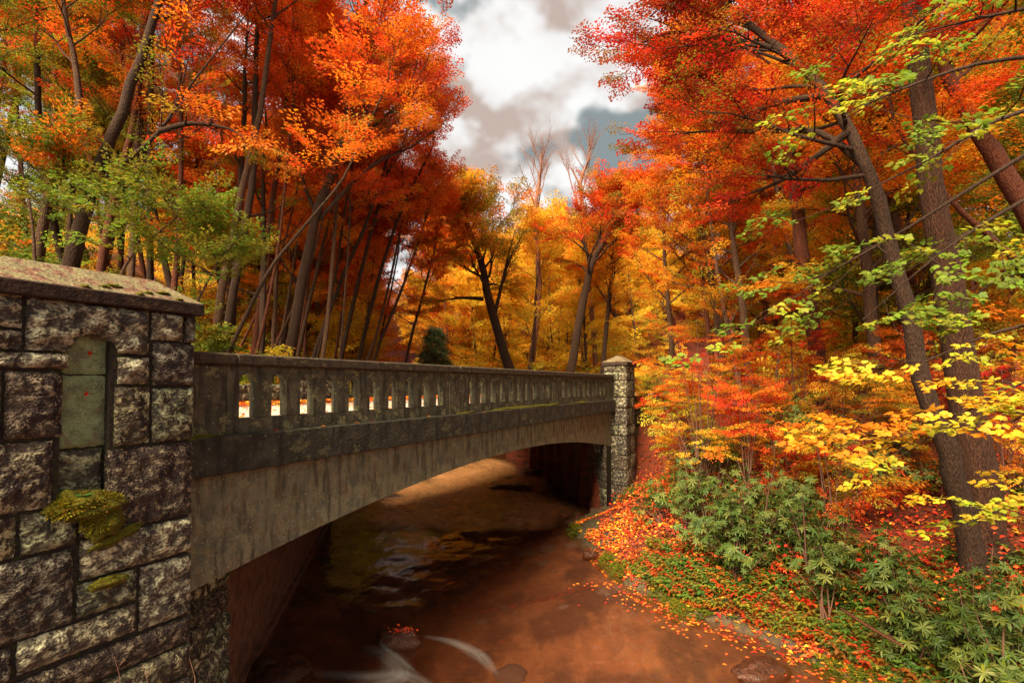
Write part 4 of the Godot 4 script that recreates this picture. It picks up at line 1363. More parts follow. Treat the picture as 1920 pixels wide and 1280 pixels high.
func build_ledge_leaves() -> void:
	var spots := [[0.95, -0.05, 1.3, RED, "curled red leaf on the ledge below the first balusters"], [2.35, -0.06, 1.3, ORANGE, "orange leaf on the ledge near the middle of the first panel"], [2.65, -0.07, 1.1, RED, "red leaf just right of the orange one on the ledge"], [4.15, -0.06, 1.1, SCARLET, "small scarlet leaf on the ledge before the second post"], [1.7, -0.08, 0.9, AMBER, "amber leaf on the ledge below the third opening"], [6.1, -0.06, 1.0, RUST, "rust coloured leaf on the ledge right of the second post"]]
	for L in spots:
		var o := part(numbered("fallen_leaf"), mesh.fallen_solid[int(L[0] * 10) % 2], M.leaf_red if L[3].g < 0.1 else M.leaf_orange, self, bframe * Transform3D(Basis(Vector3.UP, L[0] * 5.0).scaled(Vector3.ONE * L[2]), Vector3(L[0], -0.597, -L[1] + 0.0)))
		tag(o, L[4], "leaf", "leaves lying on the bridge ledge")
	var nl := [[-1.18, 0.27, 0.385, "small red leaf stuck in the arch of the pier's niche"], [-1.2, -0.09, 0.385, "red leaf stuck to the pale slab of the pier's niche"]]
	for L in nl:
		var o := part(numbered("fallen_leaf"), mesh.fallen_solid[0], M.leaf_red, self, bframe * Transform3D(Basis(Vector3.RIGHT, PI / 2) * Basis(Vector3.UP, 1.2).scaled(Vector3.ONE * 0.7), Vector3(L[0], L[1], L[2])))
		tag(o, L[3], "leaf")
	# dry stalks in front of the pier's foot
	for S in [[232, 1235, "pale forked dry stalk standing in front of the pier's lowest stones"], [285, 1250, "leaning dry grass stalk beside the forked stalk"], [372, 1240, "thin reddish stalk at the pier's lower right corner"]]:
		var p := PX(S[0], S[1], 4.55)
		var b := MB.new()
		b.tube(PackedVector3Array([p + Vector3(0.02, -0.9, 0), p + Vector3(0.01, -0.1, 0), p + Vector3(-0.04, 0.06, 0)]), PackedFloat32Array([0.004, 0.003, 0.0015]), 4)
		b.tube(PackedVector3Array([p + Vector3(0.01, -0.02, 0), p + Vector3(0.07, 0.05, 0.02)]), PackedFloat32Array([0.0022, 0.001]), 4)
		tag(part(numbered("dry_stalk"), b.done(), M.bleached, self), S[2], "stalk")

# ------------------------------------------------------------------ the forest
func P3(list: Array) -> Array:
	var out: Array = []
	for q in list: out.append(PX(q[0], q[1], q[2]))
	return out

func build_named_trees() -> void:
	var red_high := [RED, SCARLET, SCARLET, CRIMSON, RUST, ORANGE, OLIVE]
	var red_low := [SCARLET, ORANGE, ORANGE, OLIVE]
	var org := [ORANGE, AMBER, SCARLET]
	var grn := [GREEN, GREEN, OLIVE, LIME]
	tree("crooked_tree", "crooked grey tree with an S-shaped trunk at the upper left corner", "tree", {"pts": P3([[70, 440, 16], [98, 250, 16], [135, 195, 16], [126, 110, 16], [100, -20, 16]]), "r": 0.16, "top": 5.0, "low": grn, "high": [GREEN, OLIVE, SCARLET, ORANGE], "reach": 3.0, "limbs": 14, "from": 0.55, "sprays": 14})
	tree("forked_tree", "big dark tree forking low behind the left pier", "tree", {"pts": P3([[130, 490, 15], [165, 350, 15], [235, 150, 15], [285, -20, 15]]), "r": 0.23, "top": 5.0, "low": red_low, "high": red_high, "bark": "bark_dark", "reach": 3.4, "limbs": 15, "from": 0.62, "sprays": 16, "extra": [P3([[163, 360, 15], [215, 310, 15.2], [290, 240, 15.4], [345, 155, 15.6], [470, -10, 16]]), P3([[290, 240, 15.4], [350, 225, 15.4], [420, 235, 15.4], [455, 255, 15.2]]), P3([[150, 400, 15], [115, 330, 14.6], [105, 260, 14.3]])]})
	tree("red_barked_tree", "short reddish trunk standing behind the left pier's capstone", "tree", {"pts": P3([[185, 500, 20], [207, 360, 20], [235, 250, 20], [255, 120, 20]]), "r": 0.19, "top": 5.0, "bark": "bark_red", "low": grn, "high": [ORANGE, SCARLET, OLIVE], "limbs": 12, "from": 0.6, "reach": 2.6})
	tree("tall_grey_tree", "tall grey trunk rising just right of the left pier", "tree", {"pts": P3([[407, 590, 18], [440, 400, 18], [482, 200, 18], [506, -10, 18]]), "r": 0.17, "top": 6.0, "low": [OLIVE, ORANGE, GREEN], "high": red_high, "from": 0.6, "limbs": 14, "reach": 3.2, "size": 0.85})
	tree("tall_dark_tree", "tall dark trunk close behind the grey one right of the left pier", "tree", {"pts": P3([[428, 600, 19.5], [466, 350, 19.5], [471, 200, 19.5], [473, -10, 19.5]]), "r": 0.18, "top": 6.0, "bark": "bark_dark", "low": red_low, "high": red_high, "from": 0.6, "limbs": 14, "reach": 3.4, "size": 0.85})
	tree("pink_barked_tree", "slender pinkish trunk between the dark trunk and the orange-red tree", "tree", {"pts": P3([[478, 640, 22], [500, 420, 22], [524, 250, 22], [545, -10, 22]]), "r": 0.15, "top": 5.0, "bark": "bark_red", "low": red_low, "high": red_high, "from": 0.6, "limbs": 13, "reach": 3.0, "size": 0.85})
	tree("orange_red_tree", "large spreading orange-red tree that frames the left side of the sky", "tree", {"pts": P3([[545, 650, 21], [590, 400, 21], [634, 280, 21], [665, 80, 21], [690, -60, 21]]), "r": 0.24, "top": 4.0, "bark": "bark_dark", "low": [ORANGE, SCARLET, ORANGE, OLIVE], "high": [SCARLET, RED, SCARLET, ORANGE, RUST, CRIMSON], "from": 0.34, "limbs": 28, "reach": 3.7, "rise": 0.65, "sprays": 20, "size": 0.85, "side": 0.3, "extra": [P3([[592, 400, 21], [565, 340, 21], [548, 240, 20.5], [540, 120, 20]]), P3([[606, 350, 21], [680, 250, 21], [760, 170, 21], [800, 100, 21]]), P3([[585, 420, 21], [690, 310, 21.5], [770, 270, 22], [815, 235, 22]])]})
	tree("diagonal_sapling", "thin dark sapling leaning diagonally right across the left trunks", "tree", {"pts": P3([[430, 655, 16.5], [500, 510, 16.5], [560, 430, 16.5], [640, 330, 16.5], [700, 200, 16.5]]), "r": 0.075, "top": 2.5, "bark": "bark_dark", "low": [ORANGE, OLIVE, SCARLET], "high": [SCARLET, ORANGE], "from": 0.5, "limbs": 9, "reach": 2.4})
	var lean := [[[590, 662, 26], [640, 520, 26], [690, 400, 26], [735, 250, 26], "first of three slim trunks leaning right above the first rail panel"], [[640, 668, 28], [682, 480, 28], [722, 330, 28], [765, 190, 28], "second of three slim trunks leaning right above the first rail panel"], [[672, 674, 29], [715, 500, 29], [760, 370, 29], [805, 280, 29], "third slim leaning trunk, beneath the right edge of the orange-red crowns"]]
	for L in lean:
		tree("leaning_tree", L[4], "tree", {"pts": P3([L[0], L[1], L[2], L[3]]), "r": 0.14, "top": 3.0, "bark": "bark_dark", "low": [ORANGE, AMBER, OLIVE], "high": [SCARLET, ORANGE, SCARLET], "from": 0.4, "limbs": 14, "reach": 3.2, "rise": 0.7, "sprays": 14}, "slim trunks leaning right on the left hillside")
	for L in [[[512, 622, 25], [523, 400, 25], [560, 140, 25], "straight slim trunk just left of the orange-red tree"], [[560, 655, 27], [600, 470, 27], [640, 300, 27], "slim trunk close behind the orange-red tree"], [[700, 676, 32], [745, 560, 32], [790, 430, 32], "slim amber tree leaning right above the second rail post"], [[760, 680, 36], [790, 560, 36], [815, 460, 36], "orange tree just left of the dark green conifer"]]:
		tree("slim_tree", L[3], "tree", {"pts": P3([L[0], L[1], L[2]]), "r": 0.13, "top": 3.0, "low": [AMBER, ORANGE, OLIVE], "high": [ORANGE, SCARLET], "from": 0.3, "limbs": 18, "reach": 3.4, "sprays": 18})
	# green sapling reaching over behind the pier
	for L in [[[210, 540, 13.0], [250, 470, 13.0], [320, 410, 13.0], "pale green sapling whose layered leaves hang over the left pier"], [[345, 620, 14.2], [370, 560, 14.2], [400, 500, 14.2], "green sapling with flat layered leaves right of the left pier"], [[60, 500, 14.0], [50, 400, 14.0], [30, 310, 14.0], "green sapling at the left edge above the pier"]]:
		tree("green_sapling", L[3], "tree", {"pts": P3([L[0], L[1], L[2]]), "r": 0.05, "top": 0.3, "low": [GREEN, LIME, Color(0.12, 0.26, 0.05)], "high": [GREEN, OLIVE], "from": 0.35, "limbs": 11, "reach": 1.7, "rise": 0.0, "sprays": 10, "size": 0.66, "mesh": "fine2"}, "green saplings behind the left pier")
	# ---- the middle distance, straight behind the rail
	tree("amber_tree", "olive and amber forked tree standing left of centre behind the rail", "tree", {"pts": P3([[955, 692, 38], [915, 560, 38], [905, 500, 38], [878, 425, 38]]), "r": 0.42, "top": 1.0, "bark": "bark_dark", "low": [AMBER, ORANGE, YELLOW], "high": [OLIVE, AMBER, OLIVE, ORANGE], "from": 0.35, "limbs": 22, "reach": 4.2, "sprays": 20, "size": 1.3, "extra": [P3([[926, 595, 38], [950, 500, 38.5], [988, 425, 39]]), P3([[906, 560, 38], [860, 558, 37.5], [822, 566, 37]])]})
	tree("bare_topped_tree", "thin dark tree whose leafless crown stands against the clouds", "tree", {"pts": P3([[995, 692, 42], [1010, 560, 42], [1008, 450, 42], [1003, 400, 42], [1012, 330, 42]]), "r": 0.3, "top": 2.0, "bark": "bleached", "bare": true, "from": 0.55, "limbs": 18, "reach": 3.6, "rise": 0.85})
	tree("red_crowned_tree", "red-crowned tree leaning right at the centre behind the rail", "tree", {"pts": P3([[1070, 696, 40], [1095, 560, 40], [1117, 480, 40], [1160, 415, 40]]), "r": 0.4, "top": 1.2, "bark": "bark_dark", "low": [AMBER, ORANGE, YELLOW], "high": [SCARLET, ORANGE, RED, OLIVE], "from": 0.4, "limbs": 22, "reach": 4.0, "sprays": 20, "size": 1.3, "extra": [P3([[1108, 505, 40], [1096, 450, 40], [1078, 420, 40]])]})
	tree("bare_topped_tree", "leafless tree top to the right of the other bare crown, near the red leaves", "tree", {"pts": P3([[1118, 690, 50], [1108, 560, 50], [1098, 420, 50], [1090, 340, 50], [1105, 300, 50]]), "r": 0.3, "top": 1.5, "bark": "bleached", "bare": true, "from": 0.5, "limbs": 16, "reach": 4.0, "rise": 0.9, "extra": [P3([[1098, 420, 50], [1075, 350, 50], [1062, 300, 50]])]})
	tree("yellow_tree", "slim yellow tree behind the slim pier", "tree", {"pts": P3([[1130, 690, 44], [1143, 560, 44], [1150, 480, 44]]), "r": 0.26, "top": 1.5, "bark": "bark_dark", "low": [YELLOW, AMBER], "high": [AMBER, ORANGE], "from": 0.3, "limbs": 18, "reach": 3.6, "sprays": 18, "size": 1.4})
	# dark conifer in the gap
	var cp := PX(815, 690, 48)
	cp.y = ground(cp.x, 48)
	var cf := thing("conifer", "blue-green conifer in the gap left of the amber trees", "tree", Transform3D(Basis(), cp))
	var tb := MB.new()
	tb.tube(PackedVector3Array([Vector3(0, -0.2, 0), Vector3(0, 8, 0), Vector3(0.1, 11, 0)]), PackedFloat32Array([0.25, 0.12, 0.02]), 7)
	part("trunk", tb.done(), M.bark_dark, cf)
	var r := RandomNumberGenerator.new()
	r.seed = 77
	var tf: Array = []
	var cols := PackedColorArray()
	for k in 700:
		var h := r.randf()
		var a := r.randf() * TAU
		var rr := (1.0 - h) * 3.3 * r.randf_range(0.2, 1.0)
		tf.append(spray_at(Vector3(cos(a) * rr, 0.8 + h * 10.0 - rr * 0.25, sin(a) * rr), Vector3(cos(a), -0.5, sin(a)), 1.0, r, 1.0))
		cols.append(pick([Color(0.14, 0.22, 0.10), Color(0.22, 0.28, 0.11)], r))
	swarm("crown", mesh.fine, M.leaf, tf, cols, cf)
	# ---- the right side
	tree("big_trunk_tree", "thickest tree on the right, straight furrowed trunk rising out of the picture", "tree", {"pts": P3([[1838, 960, 10], [1800, 650, 10], [1757, 330, 10], [1722, -20, 10]]), "r": 0.36, "top": 7.0, "bark": "bark_big", "low": red_low, "high": red_high, "from": 0.72, "limbs": 14, "reach": 4.5, "sprays": 20, "size": 0.8})
	tree("leaning_dark_tree", "dark tree leaning left beside the thickest trunk, its limbs crossing the upper right", "tree", {"pts": P3([[1806, 985, 9.4], [1775, 850, 9.4], [1735, 720, 9.5], [1690, 520, 9.7], [1640, 330, 9.9], [1560, 170, 10.2], [1480, 85, 10.6], [1390, 15, 11.0]]), "r": 0.2, "top": 1.0, "bark": "bark_dark", "low": [RED, SCARLET, ORANGE], "high": [RED, CRIMSON, SCARLET, RUST, OLIVE], "from": 0.5, "limbs": 24, "reach": 3.4, "rise": 0.1, "sprays": 22, "size": 0.62, "side": PI, "extra": [P3([[1632, 310, 10], [1545, 243, 10.5], [1430, 241, 11], [1330, 240, 11.5], [1250, 250, 12]]), P3([[1560, 170, 10.2], [1450, 190, 10.6], [1370, 225, 11], [1280, 200, 11.5]]), P3([[1480, 85, 10.6], [1360, 60, 11.2], [1260, 50, 11.8], [1190, 80, 12.2]]), P3([[1400, 30, 11], [1330, -30, 11.5], [1230, -60, 12]]), P3([[1600, 240, 10], [1480, 330, 10.5], [1380, 370, 11]])]})
	tree("right_edge_tree", "tree leaning left out of the right edge of the photo, upper part only", "tree", {"pts": P3([[2010, 560, 12], [1900, 330, 12], [1850, 250, 12], [1800, 150, 12], [1760, 20, 12]]), "r": 0.26, "top": 3.0, "bark": "bark_red", "low": [GREEN, LIME, ORANGE], "high": [SCARLET, ORANGE, GREEN], "from": 0.55, "limbs": 14, "reach": 3.2, "size": 0.7, "sprays": 18})
	tree("thin_leaning_tree", "thin reddish trunk leaning left near the right edge", "tree", {"pts": P3([[1990, 560, 11.5], [1915, 490, 11.5], [1850, 430, 11.5], [1785, 365, 11.5], [1700, 250, 11.5]]), "r": 0.1, "top": 1.5, "bark": "bark_red", "low": [LIME, GREEN], "high": [ORANGE, SCARLET], "from": 0.6, "limbs": 8, "reach": 2.0, "size": 0.7})
	tree("pinkish_trunk_tree", "straight pinkish trunk behind the yellow-green shrub", "tree", {"pts": P3([[1530, 640, 20], [1500, 400, 20], [1482, 200, 20], [1470, 20, 20]]), "r": 0.32, "top": 5.0, "bark": "bark_red", "low": [ORANGE, SCARLET, AMBER], "high": [SCARLET, RED, ORANGE], "from": 0.35, "limbs": 22, "reach": 4.2, "sprays": 18})
	for L in [[[1395, 580, 27], [1378, 450, 27], [1372, 330, 27], "slim trunk in the orange foliage above the slim pier's right"], [[1345, 590, 31], [1322, 440, 31], [1300, 350, 31], "branching orange tree between the slim pier and the pinkish trunk"], [[1640, 640, 17], [1622, 420, 17], [1600, 220, 17], "slim dark trunk between the pinkish trunk and the leaning dark tree"], [[1700, 650, 21], [1690, 480, 21], [1672, 300, 21], "reddish trunk seen between the two big trunks"], [[1260, 640, 36], [1250, 520, 36], [1248, 430, 36], "tall amber tree right of the slim pier's cap"]]:
		tree("orange_tree", L[3], "tree", {"pts": P3([L[0], L[1], L[2]]), "r": 0.22, "top": 2.5, "low": [AMBER, ORANGE, YELLOW], "high": [ORANGE, SCARLET, AMBER], "from": 0.25, "limbs": 20, "reach": 3.8, "sprays": 18, "size": 1.1})
	# maples rooted just outside the right edge, reaching into the picture
	tree("green_maple", "green maple reaching in from the right edge with large lobed leaves overhead", "tree", {"pts": [on_ground(8.8, 7.2, 1.0), Vector3(8.9, 8.0, -7.2), Vector3(8.7, 12.0, -7.0)], "r": 0.085, "top": 3.0, "bark": "bark_dark", "mesh": "maple", "low": [GREEN, GREEN, LIME, Color(0.2, 0.3, 0.03)], "high": [GREEN, Color(0.14, 0.22, 0.02), OLIVE], "from": 0.5, "limbs": 7, "reach": 3.2, "rise": 0.0, "size": 0.38, "sprays": 18, "side": PI, "turn0": 0.6, "turn1": 0.9,
		"extra": [P3([[2010, 240, 7.2], [1860, 330, 6.9], [1700, 430, 6.7], [1560, 510, 6.6], [1490, 560, 6.5]]), P3([[2010, 90, 7.0], [1850, 110, 6.8], [1700, 160, 6.6], [1590, 210, 6.5]]), P3([[2010, 330, 7.0], [1880, 400, 6.6], [1760, 480, 6.4], [1620, 600, 6.3]]), P3([[2010, -10, 7.2], [1860, 20, 7.0], [1700, 60, 6.8]]), P3([[2010, 180, 6.6], [1880, 220, 6.4], [1740, 300, 6.2], [1580, 380, 6.2]]), P3([[2010, 420, 6.8], [1900, 500, 6.5], [1800, 580, 6.3]])]})
	tree("yellow_maple", "yellow-green maple sapling reaching in from the right edge at mid height", "tree", {"pts": [on_ground(7.4, 5.6, 0.6), Vector3(7.3, 4.4, -5.6), Vector3(7.2, 5.6, -5.5)], "r": 0.06, "top": 0.8, "bark": "bark_dark", "mesh": "maple", "low": [LIME, YELLOW, Color(0.34, 0.42, 0.03)], "high": [LIME, YELLOW, AMBER], "from": 0.8, "limbs": 3, "reach": 1.2, "rise": 0.0, "size": 0.32, "sprays": 13, "side": PI,
		"extra": [P3([[2020, 690, 5.6], [1880, 730, 5.4], [1800, 780, 5.3], [1730, 825, 5.2]]), P3([[2020, 590, 5.7], [1880, 620, 5.5], [1800, 650, 5.4], [1730, 680, 5.3]]), P3([[2020, 860, 5.3], [1920, 900, 5.1], [1840, 950, 5.0]]), P3([[2020, 760, 5.0], [1940, 770, 4.9], [1860, 810, 4.8]])]})
	tree("orange_maple", "orange maple spray hanging in front of the dark hollow on the right", "tree", {"pts": [on_ground(6.9, 6.2, 0.6), Vector3(6.6, 4.2, -6.2), Vector3(6.4, 4.7, -6.1)], "r": 0.03, "top": 0.3, "bark": "bark_red", "mesh": "maple", "low": [ORANGE, AMBER], "high": [AMBER, ORANGE], "from": 0.8, "limbs": 1, "reach": 0.6, "rise": 0.0, "size": 0.45, "sprays": 14,
		"extra": [P3([[1960, 760, 6.2], [1820, 790, 6.0], [1700, 812, 5.9], [1620, 826, 5.9]])]})

const ORD := ["first", "second", "third", "fourth", "fifth", "sixth", "seventh", "eighth", "ninth", "tenth", "eleventh", "twelfth", "thirteenth", "fourteenth", "fifteenth", "sixteenth", "seventeenth", "eighteenth", "nineteenth", "twentieth", "twenty-first", "twenty-second", "twenty-third", "twenty-fourth", "twenty-fifth", "twenty-sixth", "twenty-seventh", "twenty-eighth", "twenty-ninth", "thirtieth", "thirty-first", "thirty-second", "thirty-third", "thirty-fourth", "thirty-fifth", "thirty-sixth", "thirty-seventh", "thirty-eighth", "thirty-ninth", "fortieth", "forty-first", "forty-second", "forty-third", "forty-fourth", "forty-fifth", "forty-sixth", "forty-seventh", "forty-eighth", "forty-ninth", "fiftieth"]

func fill(called: String, phrase: String, group: String, n: int, x0: float, x1: float, z0: float, z1: float, sd: int, lowp: Array, highp: Array, opt := {}) -> void:
	var r := RandomNumberGenerator.new()
	r.seed = sd
	var got: Array = []
	var tries := 0
	while got.size() < n and tries < 4000:
		tries += 1
		var z := r.randf_range(z0, z1)
		var x := r.randf_range(x0, x1)
		var px := 960.0 + x / z * FOC
		if px < opt.get("px0", -250.0) or px > opt.get("px1", 2150.0): continue
		if shore_r(x, z) < 0.7 and lerp_list(XL, z) - x < 0.7: continue
		var q := SW(x, z)
		if q.y > -1.5 and q.y < 9.5: continue
		var ok := true
		for g in got:
			if Vector2(g.x - x, g.z - z).length() < 2.2: ok = false
		if ok: got.append({"x": x, "z": z, "px": px})
	got.sort_custom(func(a, b): return a.px < b.px)
	for i in got.size():
		var g: Dictionary = got[i]
		var x: float = g.x
		var z: float = g.z
		var gy := ground(x, z)
		var H := r.randf_range(opt.get("h0", 14.0), opt.get("h1", 22.0))
		var gap := absf(g.px - 980.0)
		var roof: float = opt.get("roof", 0.36)
		if opt.has("force"): H = maxf(5.0, roof * z * r.randf_range(0.8, 1.0) + EYE - gy)
		elif gap < 190.0: H = minf(H, maxf(4.0, roof * z * r.randf_range(0.85, 1.0) + EYE - gy))
		var lean := Vector3(r.randf_range(-0.08, 0.08) + opt.get("lean", 0.0), 0, r.randf_range(-0.08, 0.08))
		var p := Vector3(x, gy, -z)
		var far := z > 34.0
		var hp := highp
		if opt.has("green") and g.px < opt.green: hp = [GREEN, OLIVE, LIME, GREEN, SCARLET]
		tree(called, phrase % ORD[mini(i, ORD.size() - 1)], "tree", {"seed": sd * 100 + i, "pts": [p, p + Vector3(lean.x, 0.35, lean.z) * H + rv(r) * 0.15, p + Vector3(lean.x * 1.6, 0.72, lean.z * 1.6) * H + rv(r) * 0.2], "r": r.randf_range(0.09, 0.19) * opt.get("thin", 1.0), "top": H * 0.28, "low": lowp, "high": hp, "from": opt.get("from", 0.25), "limbs": opt.get("limbs", 17), "reach": opt.get("reach", 3.4) * H / 17.0, "sprays": opt.get("sprays", 15), "size": (1.55 if far else 1.05) * opt.get("size", 1.0), "mesh": "fine", "bark": ["bark_grey", "bark_dark", "bark_red"][r.randi() % 3]}, group)

func understory() -> void:
	var r := RandomNumberGenerator.new()
	r.seed = 55
	var bt: Array = []
	var bc := PackedColorArray()
	var sticks := MB.new()
	for k in 330:
		var z := r.randf_range(8.5, 21.0)
		var d := r.randf_range(2.2, 11.0)
		var x := lerp_list(XR, z) + d
		if SW(x, z).y > -1.2 or (x - 8.0) * (x - 8.0) + (z - 9.5) * (z - 9.5) < 3.0: continue
		var root := on_ground(x, z, -0.05)
		var lean := Vector3(r.randf_range(-0.4, 0.4), 0, r.randf_range(-0.4, 0.4))
		var h := r.randf_range(0.6, 2.3) * smoothstep(1.5, 5.0, d)
		if h < 0.35: continue
		sticks.tube(smooth_path([root, root + Vector3.UP * h * 0.5 + lean * 0.3, root + Vector3.UP * h + lean * h * 0.6], 3), PackedFloat32Array([0.012, 0.011, 0.01, 0.009, 0.008, 0.006, 0.004]), 4)
		var base := pick([RED, SCARLET, ORANGE, ORANGE, OLIVE, GREEN, RUST, AMBER], r)
		for q in 5:
			var f := r.randf_range(0.4, 1.05)
			bt.append(spray_at(root + Vector3.UP * h * f + lean * h * f * 0.6, rv(r), 0.42, r, 0.5))
			bc.append(base.lerp(pick([SCARLET, ORANGE, OLIVE], r), r.randf() * 0.4))
	var bank := swarm("bank_thicket", mesh.fine, M.leaf, bt, bc, self)
	part("stems", sticks.done(), M.twig, bank).set_meta("kind", "stuff")
	var zones := [["left_undergrowth", 3600, -34.0, -6.0, 13.5, 44.0, [GREEN, OLIVE, LIME, GREEN, DEEP, ORANGE], 1.1, 1.7], ["valley_undergrowth", 4200, -24.0, 26.0, 32.0, 80.0, [YELLOW, AMBER, ORANGE, LIME], 1.9, 3.0], ["slope_undergrowth", 4200, 5.0, 50.0, 14.0, 60.0, [ORANGE, AMBER, YELLOW, LIME, SCARLET, OLIVE], 1.2, 2.0], ["ridge_undergrowth", 3000, -90.0, 95.0, 60.0, 130.0, [AMBER, ORANGE, OLIVE, YELLOW], 3.0, 4.5]]
	for Z in zones:
		var tf: Array = []
		var cols := PackedColorArray()
		while tf.size() < Z[1]:
			var x := r.randf_range(Z[2], Z[3])
			var z := r.randf_range(Z[4], Z[5])
			var q := SW(x, z)
			if q.y > -2.5 and q.y < 9.6 or shore_r(x, z) < 0.6 and lerp_list(XL, z) - x < 0.6 or q.y < 0.0 and x < 12.0:
				tf.append(Transform3D(Basis().scaled(Vector3.ONE * 0.02), Vector3(20, 1, -40)))
				cols.append(Color.BLACK)
				continue
			var h := absf(nz.get_noise_2d(x * 12.0, z * 12.0)) * 2.0 + 0.35
			tf.append(spray_at(on_ground(x, z, 0.1 + h * Z[8] * r.randf()), rv(r), Z[7], r, 0.5))
			cols.append(pick(Z[6], r))
		swarm(Z[0], mesh.fine2 if Z[7] < 1.5 else mesh.fine, M.leaf, tf, cols, self)

func build_forest() -> void:
	fill("hillside_tree", "%s from the left of the green and red trees filling the left hillside", "trees on the left hillside", 38, -36.0, -9.0, 17.0, 44.0, 11, [GREEN, OLIVE, LIME, ORANGE], [RED, SCARLET, SCARLET, ORANGE, RUST, OLIVE], {"px1": 640.0, "from": 0.24, "limbs": 13, "sprays": 10, "size": 0.8, "green": 230.0})
	fill("green_tree", "%s from the left of the green trees at the left edge above the pier", "green trees at the left edge", 12, -40.0, -12.0, 17.0, 40.0, 25, [GREEN, DEEP, LIME, OLIVE], [GREEN, OLIVE, LIME, SCARLET], {"px0": -150.0, "px1": 260.0, "from": 0.15, "limbs": 15, "sprays": 12, "thin": 0.8, "h0": 10.0, "h1": 16.0})
	fill("slope_tree", "%s from the left of the orange trees beyond the leaning trunks", "orange trees on the slope left of the gap", 22, -34.0, -5.0, 30.0, 66.0, 12, [AMBER, ORANGE, OLIVE], [ORANGE, SCARLET], {"px0": 420.0, "px1": 850.0, "h0": 13.0, "h1": 18.0, "from": 0.12, "limbs": 16})
	fill("valley_tree", "%s from the left of the yellow and amber trees behind the rail", "yellow and amber trees up the valley", 36, -12.0, 24.0, 38.0, 84.0, 13, [YELLOW, AMBER, YELLOW], [YELLOW, AMBER, YELLOW, ORANGE], {"px0": 800.0, "px1": 1420.0, "h0": 11.0, "h1": 18.0, "reach": 4.2, "roof": 0.35, "from": 0.12, "limbs": 17, "sprays": 11})
	fill("bank_tree", "%s from the left of the orange and red trees on the right hillside", "trees on the right hillside", 34, 8.0, 48.0, 24.0, 56.0, 14, [ORANGE, AMBER, SCARLET, LIME, OLIVE], [SCARLET, RED, ORANGE, AMBER, RUST], {"px0": 1210.0, "from": 0.1, "limbs": 22})
	fill("edge_tree", "%s from the left of the green trees on the slope at the right edge", "green trees at the right edge", 9, 12.0, 30.0, 13.0, 26.0, 15, [GREEN, DEEP, LIME], [GREEN, LIME, ORANGE], {"px0": 1640.0, "from": 0.15, "h0": 10.0, "h1": 14.0})
	understory()
	fill("pole_tree", "%s from the left of the thin pole-like trunks standing above the rail", "thin pole-like trunks above the rail", 20, -16.0, -3.0, 19.0, 38.0, 21, [ORANGE, OLIVE, AMBER, LIME], [SCARLET, ORANGE, SCARLET], {"px0": 400.0, "px1": 790.0, "h0": 15.0, "h1": 20.0, "from": 0.5, "limbs": 13, "sprays": 9, "size": 0.8, "reach": 2.8, "lean": 0.1, "thin": 0.6})
	fill("gap_tree", "%s from the left of the orange trees closing the gap beside the conifer", "orange trees closing the gap by the conifer", 18, -24.0, -4.0, 44.0, 72.0, 22, [ORANGE, AMBER, AMBER], [ORANGE, AMBER, SCARLET], {"px0": 640.0, "px1": 880.0, "roof": 0.32, "force": 1.0, "from": 0.1, "limbs": 22, "sprays": 14, "reach": 4.0})
	fill("stream_tree", "%s from the left of the yellow trees leaning over the stream beyond the bridge", "yellow trees along the stream beyond the bridge", 6, -16.0, 2.0, 35.0, 48.0, 18, [YELLOW, AMBER], [AMBER, YELLOW], {"px0": 640.0, "px1": 900.0, "h0": 7.0, "h1": 9.0, "reach": 5.0, "from": 0.1, "limbs": 14, "sprays": 12, "roof": 0.2})
	fill("ridge_tree", "%s from the left of the far trees on the ridge", "trees on the far ridge", 46, -75.0, 80.0, 80.0, 120.0, 16, [AMBER, ORANGE, YELLOW], [ORANGE, AMBER, OLIVE], {"h0": 10.0, "h1": 15.0, "size": 1.6, "reach": 5.0, "from": 0.08, "limbs": 24, "roof": 0.33, "px0": 100.0, "px1": 1900.0})

